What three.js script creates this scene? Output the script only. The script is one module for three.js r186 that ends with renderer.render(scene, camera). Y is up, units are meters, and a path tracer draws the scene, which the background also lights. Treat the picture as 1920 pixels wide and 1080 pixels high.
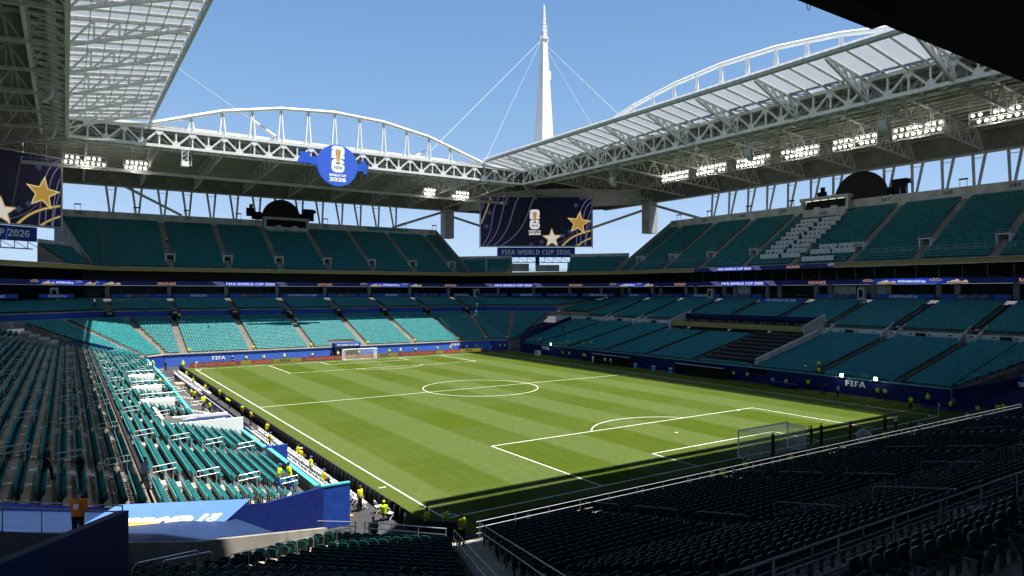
import * as THREE from 'three';
import { mergeGeometries } from 'three/addons/utils/BufferGeometryUtils.js';
import { FontLoader } from 'three/addons/loaders/FontLoader.js';
import { TextGeometry } from 'three/addons/geometries/TextGeometry.js';

// ---------------------------------------------------------------- camera, sky, sun, exposure
const W = 1024, H = 576;
const scene = new THREE.Scene();
const camera = new THREE.PerspectiveCamera(46.16, W / H, 0.1, 4000);
camera.position.set(-55.31, 15.22, 92.98);
{
  const yaw = 0.5829, pit = 0.0062;
  camera.lookAt(-55.31 + Math.sin(yaw) * Math.cos(pit) * 100, 15.22 + Math.sin(pit) * 100, 92.98 - Math.cos(yaw) * Math.cos(pit) * 100);
}
const renderer = new THREE.WebGLRenderer({ antialias: true });
renderer.setSize(W, H);
renderer.toneMapping = THREE.LinearToneMapping;
renderer.toneMappingExposure = 3.0;
renderer.shadowMap.enabled = true;
renderer.shadowMap.type = THREE.PCFSoftShadowMap;

{
  const w = 256, h = 256, d = new Float32Array(w * h * 4);
  const stops = [[-90, .16, .16, .14], [-2, .24, .25, .23], [0, .60, .78, .96], [5, .48, .68, .95], [10, .345, .555, .87], [16, .25, .455, .775], [23, .19, .37, .70], [45, .10, .225, .50], [90, .055, .135, .35]];
  for (let y = 0; y < h; y++) {
    const el = 90 - (h - 1 - y + .5) / h * 180;
    let k = 0; while (k < stops.length - 2 && el > stops[k + 1][0]) k++;
    const a = stops[k], b = stops[k + 1], t = Math.min(1, Math.max(0, (el - a[0]) / (b[0] - a[0])));
    for (let x = 0; x < w; x++) for (let c = 0; c < 4; c++) d[(y * w + x) * 4 + c] = c < 3 ? (a[c + 1] + (b[c + 1] - a[c + 1]) * t) / 3 : 1;
  }
  const sky = new THREE.DataTexture(d, w, h, THREE.RGBAFormat, THREE.FloatType);
  sky.mapping = THREE.EquirectangularReflectionMapping; sky.magFilter = THREE.LinearFilter; sky.minFilter = THREE.LinearFilter; sky.needsUpdate = true;
  scene.background = sky; scene.environment = sky;
}
const sun = new THREE.DirectionalLight(new THREE.Color(1, .965, .9), 5);
sun.position.set(.25 * 200, 200, .19 * 200); sun.castShadow = true;
sun.shadow.mapSize.set(4096, 4096);
Object.assign(sun.shadow.camera, { left: -140, right: 140, top: 140, bottom: -140, near: 1, far: 500 });
scene.add(sun, sun.target);

// ---------------------------------------------------------------- helpers
let seed = 12345;
const rnd = () => { seed = (seed * 1664525 + 1013904223) >>> 0; return seed / 4294967296; };
const used = {};
function numbered(n) { used[n] = (used[n] ?? -1) + 1; return used[n] ? n + '_' + String(used[n]).padStart(3, '0') : n; }
class G {                                   // triangle collector, flat normals unless given, uv in metres
  constructor() { this.p = []; this.n = []; this.uv = []; this.c = null; }
  tri(a, b, c, na, nb, nc, ua, ub, uc) {
    const ux = b[0] - a[0], uy = b[1] - a[1], uz = b[2] - a[2], vx = c[0] - a[0], vy = c[1] - a[1], vz = c[2] - a[2];
    let nx = uy * vz - uz * vy, ny = uz * vx - ux * vz, nz = ux * vy - uy * vx; const l = Math.hypot(nx, ny, nz) || 1; nx /= l; ny /= l; nz /= l;
    const N = [nx, ny, nz], ax = Math.abs(nx), ay = Math.abs(ny), az = Math.abs(nz);
    const U = ay >= ax && ay >= az ? q => [q[0], q[2]] : ax >= az ? q => [q[2], q[1]] : q => [q[0], q[1]];
    this.p.push(...a, ...b, ...c); this.n.push(...(na || N), ...(nb || N), ...(nc || N)); this.uv.push(...(ua || U(a)), ...(ub || U(b)), ...(uc || U(c)));
    return this;
  }
  quad(a, b, c, d, u) { this.tri(a, b, c, null, null, null, u?.[0], u?.[1], u?.[2]); return this.tri(a, c, d, null, null, null, u?.[0], u?.[2], u?.[3]); }
  hexa(v) {                                 // v: 4 bottom corners then 4 top corners, counter-clockwise from above
    const [a, b, c, d, e, f, g, h] = v;
    return this.quad(a, b, c, d).quad(h, g, f, e).quad(a, e, f, b).quad(b, f, g, c).quad(c, g, h, d).quad(d, h, e, a);
  }
  box(cx, cy, cz, sx, sy, sz, ry = 0) {
    const c = Math.cos(ry), s = Math.sin(ry), P = (x, y, z) => [cx + x * c + z * s, cy + y, cz - x * s + z * c]; sx /= 2; sy /= 2; sz /= 2;
    return this.hexa([P(-sx, -sy, -sz), P(sx, -sy, -sz), P(sx, -sy, sz), P(-sx, -sy, sz), P(-sx, sy, -sz), P(sx, sy, -sz), P(sx, sy, sz), P(-sx, sy, sz)]);
  }
  bar(p, q, w, h = w) {                     // rectangular beam from p to q
    const a = new THREE.Vector3(...p), b = new THREE.Vector3(...q), d = b.clone().sub(a).normalize();
    const s = Math.abs(d.y) > .98 ? new THREE.Vector3(1, 0, 0) : new THREE.Vector3(0, 1, 0).cross(d).normalize(), u = d.clone().cross(s);
    const P = (o, i, j) => [o.x + s.x * i * w / 2 + u.x * j * h / 2, o.y + s.y * i * w / 2 + u.y * j * h / 2, o.z + s.z * i * w / 2 + u.z * j * h / 2];
    return this.hexa([P(a, -1, -1), P(a, 1, -1), P(b, 1, -1), P(b, -1, -1), P(a, -1, 1), P(a, 1, 1), P(b, 1, 1), P(b, -1, 1)]);
  }
  tube(p, q, r, r2 = r, k = 8, caps = true) {
    const a = new THREE.Vector3(...p), b = new THREE.Vector3(...q), d = b.clone().sub(a).normalize();
    const s = Math.abs(d.y) > .98 ? new THREE.Vector3(1, 0, 0) : new THREE.Vector3(0, 1, 0).cross(d).normalize(), u = d.clone().cross(s);
    const ring = (o, R) => [...Array(k)].map((_, i) => { const t = i / k * 6.2831853, n = [s.x * Math.cos(t) + u.x * Math.sin(t), s.y * Math.cos(t) + u.y * Math.sin(t), s.z * Math.cos(t) + u.z * Math.sin(t)]; return [[o.x + n[0] * R, o.y + n[1] * R, o.z + n[2] * R], n]; });
    const A = ring(a, r), B = ring(b, r2);
    for (let i = 0; i < k; i++) { const j = (i + 1) % k; this.tri(A[i][0], A[j][0], B[j][0], A[i][1], A[j][1], B[j][1]); this.tri(A[i][0], B[j][0], B[i][0], A[i][1], B[j][1], B[i][1]); }
    if (caps) for (let i = 1; i < k - 1; i++) { this.tri(A[0][0], A[i + 1][0], A[i][0]); this.tri(B[0][0], B[i][0], B[i + 1][0]); }
    return this;
  }
  path(pts, r, k = 8) { for (let i = 0; i + 1 < pts.length; i++) this.tube(pts[i], pts[i + 1], r, r, k); return this; }
  geo(g, m) {                               // add a three.js geometry
    let t = g.index ? g.toNonIndexed() : g.clone(); if (m) t.applyMatrix4(m);
    const P = t.attributes.position.array, N = t.attributes.normal.array, UV = t.attributes.uv?.array;
    for (let i = 0; i < P.length; i++) { this.p.push(P[i]); this.n.push(N[i]); }
    for (let i = 0; i < P.length / 3 * 2; i++) this.uv.push(UV ? UV[i] : 0);
    return this;
  }
  get size() { return this.p.length / 9; }
  done() {
    const g = new THREE.BufferGeometry();
    g.setAttribute('position', new THREE.Float32BufferAttribute(this.p, 3)); g.setAttribute('normal', new THREE.Float32BufferAttribute(this.n, 3)); g.setAttribute('uv', new THREE.Float32BufferAttribute(this.uv, 2));
    return g;
  }
  mesh(name, mat, parent) { return put(name, this.done(), mat, parent); }
}
function put(name, geo, mat, parent = scene) {
  const m = new THREE.Mesh(geo, mat); m.name = numbered(name); m.castShadow = m.receiveShadow = true; parent.add(m); return m;
}
function tag(o, label, category, group, kind) {
  if (label) o.userData.label = label; if (category) o.userData.category = category; if (group) o.userData.group = group; if (kind) o.userData.kind = kind; return o;
}
function thing(name, label, category, pos = [0, 0, 0], ry = 0, group) {
  const o = new THREE.Group(); o.name = numbered(name); o.position.set(...pos); o.rotation.y = ry; scene.add(o); return tag(o, label, category, group);
}
function copy(src, label, pos, ry) {
  const base = src.name.replace(/_\d{3}$/, ''), c = src.clone(); c.name = numbered(base); if (pos) c.position.set(...pos); if (ry !== undefined) c.rotation.y = ry;
  c.userData = { ...src.userData }; if (label) c.userData.label = label; scene.add(c); return c;
}
const lerp = (a, b, t) => a + (b - a) * t;
const L2 = (a, b, t) => [lerp(a[0], b[0], t), lerp(a[1], b[1], t)];

// ---------------------------------------------------------------- materials
function hash(x, y, s) { let h = Math.imul(x, 374761393) ^ Math.imul(y, 668265263) ^ Math.imul(s, 974634777); h = Math.imul(h ^ (h >>> 13), 1274126177); return ((h ^ (h >>> 16)) >>> 0) / 4294967296; }
function vnoise(x, y, per, s) {             // tileable value noise
  const xi = Math.floor(x), yi = Math.floor(y), fx = x - xi, fy = y - yi, u = fx * fx * (3 - 2 * fx), v = fy * fy * (3 - 2 * fy), m = k => ((k % per) + per) % per;
  return lerp(lerp(hash(m(xi), m(yi), s), hash(m(xi + 1), m(yi), s), u), lerp(hash(m(xi), m(yi + 1), s), hash(m(xi + 1), m(yi + 1), s), u), v);
}
function fbm(x, y, per, s, o = 4) { let a = 0, k = .5, t = 0; for (let i = 0; i < o; i++) { a += vnoise(x * (1 << i), y * (1 << i), per << i, s + i) * k; t += k; k *= .55; } return a / t; }
function dataTex(n, m, fn, metres, srgb = true) {
  const d = new Uint8Array(n * m * 4);
  for (let y = 0; y < m; y++) for (let x = 0; x < n; x++) { const c = fn(x / n, y / m); for (let k = 0; k < 3; k++) d[(y * n + x) * 4 + k] = Math.max(0, Math.min(255, Math.round(c[k] * 255))); d[(y * n + x) * 4 + 3] = 255; }
  const t = new THREE.DataTexture(d, n, m, THREE.RGBAFormat); t.wrapS = t.wrapT = THREE.RepeatWrapping; t.magFilter = THREE.LinearFilter; t.minFilter = THREE.LinearMipmapLinearFilter; t.generateMipmaps = true;
  if (srgb) t.colorSpace = THREE.SRGBColorSpace; if (metres) t.repeat.set(1 / metres, 1 / metres); t.needsUpdate = true; return t;
}
const grime = dataTex(256, 256, (u, v) => { const a = .72 + .28 * fbm(u * 4, v * 4, 4, 3, 5), b = fbm(u * 24, v * 3, 3, 9, 2) > .62 ? .94 : 1; const g = a * b; return [g, g, g]; }, 7);
const grimeFine = dataTex(128, 128, (u, v) => { const a = .8 + .2 * fbm(u * 8, v * 8, 8, 21, 3); return [a, a, a]; }, 1.5);
const bumpTex = dataTex(128, 128, (u, v) => { const a = fbm(u * 16, v * 16, 16, 31, 3); return [a, a, a]; }, .8, false);
const col = (r, g, b) => new THREE.Color().setRGB(r, g, b);
const std = (c, o = {}) => new THREE.MeshPhysicalMaterial({ color: col(...c), roughness: .7, specularIntensity: .4, side: THREE.DoubleSide, ...o });
const M = {
  concrete: std([.33, .30, .26], { roughness: .9, map: grime, bumpMap: bumpTex, bumpScale: .004 }),
  tread: std([.38, .33, .265], { roughness: .92, map: grime, specularIntensity: .1 }),
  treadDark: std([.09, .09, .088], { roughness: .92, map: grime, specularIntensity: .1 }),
  aisle: std([.34, .31, .27], { roughness: .9, map: grime }),
  greyWall: std([.33, .335, .32], { roughness: .8, map: grime }),
  parapet: std([.62, .62, .59], { roughness: .8, map: grime }),
  whiteWall: std([.72, .72, .70], { roughness: .6, map: grimeFine }),
  white: std([.82, .82, .80], { roughness: .45 }),
  steel: std([.90, .90, .87], { roughness: .42, map: grimeFine }),
  steelGrey: std([.68, .69, .66], { roughness: .5, map: grimeFine }),
  deck: std([.26, .27, .23], { roughness: .8, map: grimeFine }),
  purlin: std([.42, .43, .39], { roughness: .7 }),
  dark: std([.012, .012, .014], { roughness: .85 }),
  black: std([.018, .018, .02], { roughness: .6 }),
  rubber: std([.03, .03, .032], { roughness: .8, map: grimeFine }),
  glassDark: std([.006, .007, .009], { roughness: .3, specularIntensity: .3 }),
  blue: std([.02, .07, .38], { roughness: .55, map: grimeFine }),
  blueMid: std([.006, .018, .13], { roughness: .55, map: grimeFine }),
  blueDeep: std([.005, .012, .10], { roughness: .6, map: grimeFine }),
  blueTarp: std([.009, .024, .075], { roughness: .6, map: grimeFine }),
  gold: std([.40, .29, .10], { roughness: .45, map: grimeFine }),
  teal: std([.07, .36, .38], { roughness: .5, map: grimeFine }),
  chrome: std([.62, .63, .64], { roughness: .3, metalness: .75 }),
  railDark: std([.16, .17, .19], { roughness: .35, metalness: .6 }),
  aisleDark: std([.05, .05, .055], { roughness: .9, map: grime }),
  cable: std([.45, .46, .48], { roughness: .6 }),
  galv: std([.34, .35, .37], { roughness: .4, metalness: .55 }),
  brown: std([.16, .08, .035], { roughness: .6, map: grimeFine }),
  tan: std([.40, .30, .20], { roughness: .8, map: grime }),
  asphalt: std([.045, .045, .047], { roughness: .9, map: grime }),
  carpet: std([.05, .05, .053], { roughness: .95, map: grime }),
  paper: std([.75, .75, .75], { roughness: .9 }),
  text: std([.92, .92, .92], { roughness: .5 }),
  textGrey: std([.85, .87, .92], { roughness: .6 }),
  textDark: std([.06, .065, .07], { roughness: .7 }),
  orange: std([.75, .22, .04], { roughness: .7 }),
  poly: new THREE.MeshPhysicalMaterial({ color: col(.58, .61, .65), roughness: .76, transmission: .62, thickness: 0, side: THREE.DoubleSide }),
  net: std([.8, .8, .8], { roughness: .8 }),
  line: std([.62, .64, .58], { roughness: .9 }),
};
const lampMat = new THREE.MeshStandardMaterial({ color: col(.9, .9, .85), emissive: col(1, .97, .88), emissiveIntensity: 3 });
function canvasTex(w, h, draw) {
  const c = document.createElement('canvas'); c.width = w; c.height = h; draw(c.getContext('2d'), w, h);
  const t = new THREE.CanvasTexture(c); t.colorSpace = THREE.SRGBColorSpace; t.magFilter = THREE.LinearFilter; t.wrapS = THREE.RepeatWrapping; return t;
}
const screenMat = (t, k) => new THREE.MeshStandardMaterial({ color: col(.006, .006, .008), roughness: .6, emissive: col(1, 1, 1), emissiveMap: t, emissiveIntensity: k, side: THREE.DoubleSide });
const printMat = t => new THREE.MeshStandardMaterial({ map: t, roughness: .6, side: THREE.DoubleSide });
const font = await new FontLoader().loadAsync('fonts/droid/droid_sans_bold.typeface.json');
const fontR = await new FontLoader().loadAsync('fonts/droid/droid_sans_regular.typeface.json');
function textGeo(s, size, stretch = 1, depth = .03, f = font) {
  const g = new TextGeometry(s, { font: f, size, depth, curveSegments: 3 }); g.computeBoundingBox(); const b = g.boundingBox;
  g.translate(-(b.min.x + b.max.x) / 2, 0, 0); g.scale(stretch, 1, 1); return g;
}
// text standing upright at p, read from the side that normal angle ry faces (ry = 0 reads from +z)
function lettering(parent, s, size, p, ry, mat = M.text, stretch = 1.15, name = 'lettering') {
  const m = put(name, textGeo(s, size, stretch), mat, parent); m.position.set(...p); m.rotation.y = ry; m.castShadow = false; return m;
}
// ---------------------------------------------------------------- ground and pitch
{
  const g = new THREE.PlaneGeometry(3000, 3000); g.rotateX(-Math.PI / 2); g.translate(0, -.06, 0);
  tag(put('ground', g, M.asphalt), 'dark asphalt ground round the playing field', null, null, 'structure');
  new G().quad([-42.2, -.01, -61], [-42.2, -.01, 61.5], [44, -.01, 61.5], [44, -.01, -61]).mesh('apron', M.carpet).userData = { kind: 'structure', label: 'dark grey apron surface between the grass and the stands' };
}
{
  const x0 = -36.2, x1 = 40.6, z0 = -55.8, z1 = 56.0, w = 1024, h = 1536;
  const light = [.0555, .0765, .0205], dk = [.0355, .0535, .004];
  const toS = c => c <= .0031308 ? c * 12.92 : 1.055 * Math.pow(c, 1 / 2.4) - .055;
  const t = dataTex(w, h, (u, v) => {
    const x = lerp(x0, x1, u), z = lerp(z0, z1, v);
    let s = ((x + 20.25) / 11.05) % 1; if (s < 0) s += 1;
    const edge = (a) => Math.max(0, Math.min(1, a * 22 + .5));
    let k = edge(.5 - s) * edge(s + .0) ; if (s > .96) k = edge(s - 1);                       // 1 = dark stripe
    let cross = ((z + 52.5) / 10.5) % 2; if (cross < 0) cross += 2; const c2 = Math.abs(cross - 1) < .5 ? 1 : 0;
    const big = fbm(u * 10, v * 14, 64, 5, 4) - .5, streak = vnoise(u * 420, v * 26, 1024, 8) - .5, fine = hash(Math.floor(u * w), Math.floor(v * h), 4) - .5, cl = vnoise(u * 230, v * 330, 2048, 12) - .5;
    let m = Math.max(0, Math.min(1, .10 + k * .68 + (c2 - .5) * .26 * (k * .55 + .12) + big * .55 + streak * .22));
    if (x < -34.2 || x > 34.2) m = Math.max(m, .45) + big * .3;
    const b = 1 + fine * .14 + cl * .16 + big * .14; const dry = Math.max(0, big - .16) * .5 + (x < -30 ? .05 : 0);
    return [toS((lerp(light[0], dk[0], m) + dry * .07) * b), toS((lerp(light[1], dk[1], m) + dry * .03) * b), toS((lerp(light[2], dk[2], m) + dry * .01) * b)];
  });
  const blades = dataTex(256, 256, (u, v) => { const a = .5 * vnoise(u * 128, v * 64, 128, 41) + .5 * vnoise(u * 64, v * 128, 128, 43); return [a, a, a]; }, .05, false);
  const g = new G().quad([x0, 0, z0], [x0, 0, z1], [x1, 0, z1], [x1, 0, z0], [[0, 0], [0, 1], [1, 1], [1, 0]]);
  blades.repeat.set(60, 90);
  g.mesh('grass_pitch', std([1, 1, 1], { roughness: .95, specularIntensity: .06, map: t, bumpMap: blades, bumpScale: .012 })).userData = { kind: 'structure', label: 'green football pitch mown in light and dark stripes' };
  // painted lines, 4 mm above the grass
  const L = new G(), y = .005, lw = .115;
  const seg = (ax, az, bx, bz) => { const dx = bx - ax, dz = bz - az, l = Math.hypot(dx, dz), nx = -dz / l * lw / 2, nz = dx / l * lw / 2; L.quad([ax + nx, y, az + nz], [bx + nx, y, bz + nz], [bx - nx, y, bz - nz], [ax - nx, y, az - nz]); };
  const arc = (cx, cz, r, a0, a1, n) => { for (let i = 0; i < n; i++) { const a = lerp(a0, a1, i / n), b = lerp(a0, a1, (i + 1) / n), o = r + lw / 2, q = r - lw / 2; L.quad([cx + Math.cos(a) * q, y, cz + Math.sin(a) * q], [cx + Math.cos(b) * q, y, cz + Math.sin(b) * q], [cx + Math.cos(b) * o, y, cz + Math.sin(b) * o], [cx + Math.cos(a) * o, y, cz + Math.sin(a) * o]); } };
  const e = lw / 2;
  seg(-34, -52.5 - e, -34, 52.5 + e); seg(34, -52.5 - e, 34, 52.5 + e); seg(-34 + e, 52.5, 34 - e, 52.5); seg(-34 + e, -52.5, 34 - e, -52.5); seg(-34 + e, 0, 34 - e, 0);
  arc(0, 0, 9.15, 0, Math.PI * 2, 96);
  for (const s of [1, -1]) {
    seg(-20.16, s * 36, -20.16, s * (52.5 - e)); seg(20.16, s * 36, 20.16, s * (52.5 - e)); seg(-20.16 - e, s * 36, 20.16 + e, s * 36);
    seg(-9.16, s * 47, -9.16, s * (52.5 - e)); seg(9.16, s * 47, 9.16, s * (52.5 - e)); seg(-9.16 - e, s * 47, 9.16 + e, s * 47);
    const t = Math.acos(5.5 / 9.15); arc(0, s * 41.5, 9.15, -s * Math.PI / 2 - t + .01, -s * Math.PI / 2 + t - .01, 32);
    arc(0, s * 41.5, .11, 0, Math.PI * 2, 12);
    for (const q of [1, -1]) arc(q * 34, s * 52.5, 1, q > 0 ? (s > 0 ? Math.PI : Math.PI / 2) : (s > 0 ? Math.PI * 1.5 : 0), q > 0 ? (s > 0 ? Math.PI * 1.5 : Math.PI) : (s > 0 ? Math.PI * 2 : Math.PI / 2), 10);
    for (const q of [1, -1]) seg(q * 34.4, s * 43.35, q * 35, s * 43.35);
  }
  L.mesh('pitch_markings', M.line).userData = { kind: 'structure', label: 'white painted football pitch lines' };
  // small white ball
  const bl = put('football', new THREE.SphereGeometry(.11, 12, 8), M.white); bl.position.set(16.3, .11, 36.8); tag(bl, 'small white ball lying on the grass in the near penalty area', 'ball');
}
// ---------------------------------------------------------------- seating: terraces and seats
const seats = [];                                              // {x,y,z,ry,dim}
let seatSkip = () => false;
// one block of rows between front line A0-A1 and back line B0-B1; floor heights h0 .. h0 + (n-1) * rise
function rows(parent, A0, A1, B0, B1, n, h0, rise, o = {}) {
  const g = new G(), c = [(A0[0] + A1[0]) / 2 - (B0[0] + B1[0]) / 2, (A0[1] + A1[1]) / 2 - (B0[1] + B1[1]) / 2];
  const len = Math.hypot(c[0], c[1]), d = len / n;
  const sub = o.steps || 1;
  for (let k = 0; k < n * sub; k++) {
    const i = k / sub, j = (k + 1) / sub, y = h0 + i * rise, yb = k ? y - rise / sub : (o.base ?? h0 - .35);
    const p = L2(A0, B0, i / n), q = L2(A1, B1, i / n), p2 = L2(A0, B0, j / n), q2 = L2(A1, B1, j / n);
    g.quad([p[0], yb, p[1]], [q[0], yb, q[1]], [q[0], y, q[1]], [p[0], y, p[1]]);
    g.quad([p[0], y, p[1]], [q[0], y, q[1]], [q2[0], y, q2[1]], [p2[0], y, p2[1]]);
    for (const [u, v] of [[p, p2], [q, q2]]) g.quad([u[0], y, u[1]], [v[0], y, v[1]], [v[0], o.deep ? o.floor : Math.max(o.floor ?? 0, y - 1.2), v[1]], [u[0], o.deep ? o.floor : Math.max(o.floor ?? 0, y - 1.2), u[1]]);
    if (!o.noSeats && sub === 1) {
      const f = .62, a = L2(p, p2, f), b = L2(q, q2, f), l = Math.hypot(b[0] - a[0], b[1] - a[1]), m = Math.floor((l - .1) / .53);
      let nx = -(b[1] - a[1]) / l, nz = (b[0] - a[0]) / l; if (nx * c[0] + nz * c[1] < 0) { nx = -nx; nz = -nz; }
      const ry = Math.atan2(nx, nz);
      for (let s = 0; s < m; s++) { const t = .5 + (s - (m - 1) / 2) * .53 / l, x = lerp(a[0], b[0], t), z = lerp(a[1], b[1], t); if (!seatSkip(x, y, z)) seats.push({ x, y, z, ry, end: s === 0 || s === m - 1 }); }
    }
  }
  return g.mesh(o.name || 'terrace_block', o.mat || M.tread, parent);
}
// straight stand: f(a, d) gives plan coordinates
function straight(parent, f, aisles, d0, d1, n, h0, rise, o = {}) {
  for (let k = 0; k + 1 < aisles.length; k++) {
    const a0 = aisles[k] + (k ? .6 : 0), a1 = aisles[k + 1] - (k + 2 < aisles.length ? .6 : 0);
    rows(parent, f(a0, d0), f(a1, d0), f(a0, d1), f(a1, d1), n, h0, rise, o);
    if (k + 2 < aisles.length) rows(parent, f(a1, d0), f(a1 + 1.2, d0), f(a1, d1), f(a1 + 1.2, d1), n, h0, rise, { ...o, noSeats: true, steps: 2, mat: o.aisleMat || M.aisle, name: 'aisle_stair' });
  }
}
const far = (a, d) => [a, -d], near = (a, d) => [a, d], right = (a, d) => [d, a], left = (a, d) => [-d, a];
// vertical strip along plan points, from y0 to y1, with thickness toward "out"
function strip(g, pts, y0, y1, th = .2) {
  for (let i = 0; i + 1 < pts.length; i++) {
    const a = pts[i], b = pts[i + 1], l = Math.hypot(b[0] - a[0], b[1] - a[1]); let nx = -(b[1] - a[1]) / l * th, nz = (b[0] - a[0]) / l * th;
    g.hexa([[a[0], y0, a[1]], [b[0], y0, b[1]], [b[0] + nx, y0, b[1] + nz], [a[0] + nx, y0, a[1] + nz], [a[0], y1, a[1]], [b[0], y1, b[1]], [b[0] + nx, y1, b[1] + nz], [a[0] + nx, y1, a[1] + nz]]);
  }
  return g;
}
const AF = [-60.2, -47.3, -34.3, -21.2, -8.5, 4.4, 17.3, 30, 43], AR = [-55.4, -43, -30.7, -18.3, -5.9, 6.4, 18.8, 31.2, 43.6], AL = [-45, -33.3, -21.5, -9.7, 2.1, 13.9, 26, 37.7, 49.5];
const VIP = (x, z) => x > 60.2 && x < 66 && z > -16.5 && z < 17.6;
seatSkip = (x, y, z) => VIP(x, z)
  || (x > 43 && x < 61 && z > 7 && z < 18.2 && y < 8)                                             // press desks on the right
  || (x < -44.9 && x > -49.3 && y < 6 && ((z > -11 && z < -7.4) || (z > 2.2 && z < 5.8) || (z > 14 && z < 17.4)))
  || (x > -48.6 && x < -41 && z > 21.2 && z < 28.3 && y < 6)
  || (x < -41 && y < 4 && z > -49 && z < 21 && x > (z < -16 ? -43.2 - (z + 49) * .018 : -43.8 - (z + 16) * .033))
  || (x < -55.4 && z < -38 && z > -47 && y < 9)
  || (x < -43 && z > 56 && y < 9 && Math.abs((x + 43.3) * .61 + (z - 56.3) * .79 - 1.75) < .5)
  || (y < 3.3 && z < -59 && x > -4.0 && x < 2.4);
const nearH = z => z < 72.1 ? 1.45 + (z - 60.6) * .2022 : 3.78 + (z - 72.1) * .396;
let S;
{ // lower stands
  S = { far: thing('lower_stand', 'far lower stand of teal seats behind the far goal, half in sun', 'stand'), right: thing('lower_stand', 'right lower stand of teal seats in shade along the far touchline', 'stand'), left: thing('lower_stand', 'left lower stand of teal seats, sunlit rows beside the near touchline', 'stand'), near: thing('lower_stand', 'near lower stand of dark green seats in the foreground shade', 'stand') };
  straight(S.far, far, AF.slice(2, 8), 60.9, 80.9, 25, 2.35, .27, { base: .0 });
  // far corners
  const cornerF = (s) => {
    const m = p => [p[0] * s, p[1]];
    const x0 = s > 0 ? 30 : 34.3, st = { base: 0, noSeats: true, steps: 2, mat: M.aisle, name: 'aisle_stair' };
    rows(S.far, m([x0, -60.9]), m([x0 + 1.2, -60.9]), m([x0, -80.9]), m([x0 + 1.2, -80.9]), 25, 2.35, .27, st);
    rows(S.far, m([x0 + 1.2, -60.9]), m([38.1, -60.9]), m([x0 + 1.2, -80.9]), m([43.4, -80.9]), 25, 2.35, .27, { base: 0 });
    rows(S.far, m([38.1, -60.9]), m([38.95, -60.85]), m([43.4, -80.9]), m([44.9, -80.7]), 25, 2.35, .27, st);
    rows(S.far, m([38.95, -60.85]), m([42.2, -57.6]), m([44.9, -80.7]), m([55, -75.5]), 25, 2.35, .27, { base: 0 });
    rows(S.far, m([42.2, -57.6]), m([42.9, -56.9]), m([55, -75.5]), m([56.2, -74.4]), 25, 2.35, .27, st);
    rows(S.far, m([42.9, -56.9]), m([46.4, -58.6]), m([56.2, -74.4]), m([62, -66]), 25, 2.35, .27, { base: 0 });
  };
  cornerF(1); cornerF(-1);
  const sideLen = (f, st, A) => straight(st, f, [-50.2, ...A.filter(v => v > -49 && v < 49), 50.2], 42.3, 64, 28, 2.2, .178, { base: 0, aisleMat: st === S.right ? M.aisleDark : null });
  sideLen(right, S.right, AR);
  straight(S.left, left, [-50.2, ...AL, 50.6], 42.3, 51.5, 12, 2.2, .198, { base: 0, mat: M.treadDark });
  straight(S.left, left, [-50.2, ...AL, 50.6], 51.75, 65.2, 17, 4.75, .21, { base: 3 });
  new G().box(-51.62, 4.6, .2, .25, .6, 100.8).mesh('cross_aisle', M.rubber, S.left);
  // wedges that close the side stands toward the corner tunnels
  for (const [f, st] of [[right, S.right], [left, S.left]]) for (const s of [1, -1]) {
    const e = f === left && s > 0 ? 50.6 : 50.2;
    const hi = f === left ? 51.5 : 64, n2 = f === left ? 12 : 28;
    rows(st, f(s * e, 42.3), f(s * (e + .3), 42.3), f(s * e, hi), f(s * 56.6, hi), n2, 2.2, f === left ? .198 : .178, { base: 0 });
    if (f === left) rows(st, f(s * e, 51.75), f(s * 57.0, 51.75), f(s * e, 65.2), f(s * 58.2, 65.2), 17, 4.75, .21, { base: 3 });
  }
  // near stand
  for (const [za, zb, n, h, r] of [[60.6, 72.1, 15, 1.45, .155], [72.1, 82.6, 13, 3.78, .32]]) {
    const xl = z => -36.3 - (z - 60.6) * .38, xm = z => -37.7 - (z - 60.6) * .39;
    straight(S.near, near, [-28.4, -16, -3, 10, 23, 36], za, zb, n, h, r, { base: 0 });
    rows(S.near, [xl(za), za], [-29.6, za], [xl(zb), zb], [-29.6, zb], n, h, r, { base: 0 });
    rows(S.near, [xm(za), za], [xl(za), za], [xm(zb), zb], [xl(zb), zb], n, h, r, { base: 0, noSeats: true, steps: 2, mat: M.aisle, name: 'aisle_stair' });
    rows(S.near, [36, za], [38.5 + (za - 60.6) * .25, za], [36, zb], [38.5 + (zb - 60.6) * .25, zb], n, h, r, { base: 0 });
    rows(S.near, [-29.6, za], [-28.4, za], [-29.6, zb], [-28.4, zb], n, h, r, { base: 0, noSeats: true, steps: 2, mat: M.aisle, name: 'aisle_stair' });
  }
  { const A = [-43.3, 56.3], Bq = [-37.9, 60.8], Am = [-50.6, 62.0], Bm = [-41.9, 69.5], Ae = [-61.5, 70.4], Be = [-47.6, 82.2];
    rows(S.near, A, Bq, Am, Bm, 12, 1.45, .15, { base: 0 }); rows(S.near, Am, Bm, Ae, Be, 18, 3.28, .26, { base: 0 });
    const w = new G(); [[[-43.5, 2.3, 56.2], [-50.8, 4.75, 61.8]], [[-50.8, 4.75, 61.8], [-55, 6.55, 65.1]]].forEach(([a, b]) => w.hexa([[a[0], 0, a[2]], [b[0], 0, b[2]], [b[0] + .18, 0, b[2] + .22], [a[0] + .18, 0, a[2] + .22], a, b, [b[0] + .18, b[1], b[2] + .22], [a[0] + .18, a[1], a[2] + .22]])); w.mesh('end_wall', M.concrete, S.near); }
  straight(S.near, near, [-42, -29, -16, -3, 10, 23, 36], 84.6, 90, 7, 8.6, .42, { base: 7 });
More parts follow.
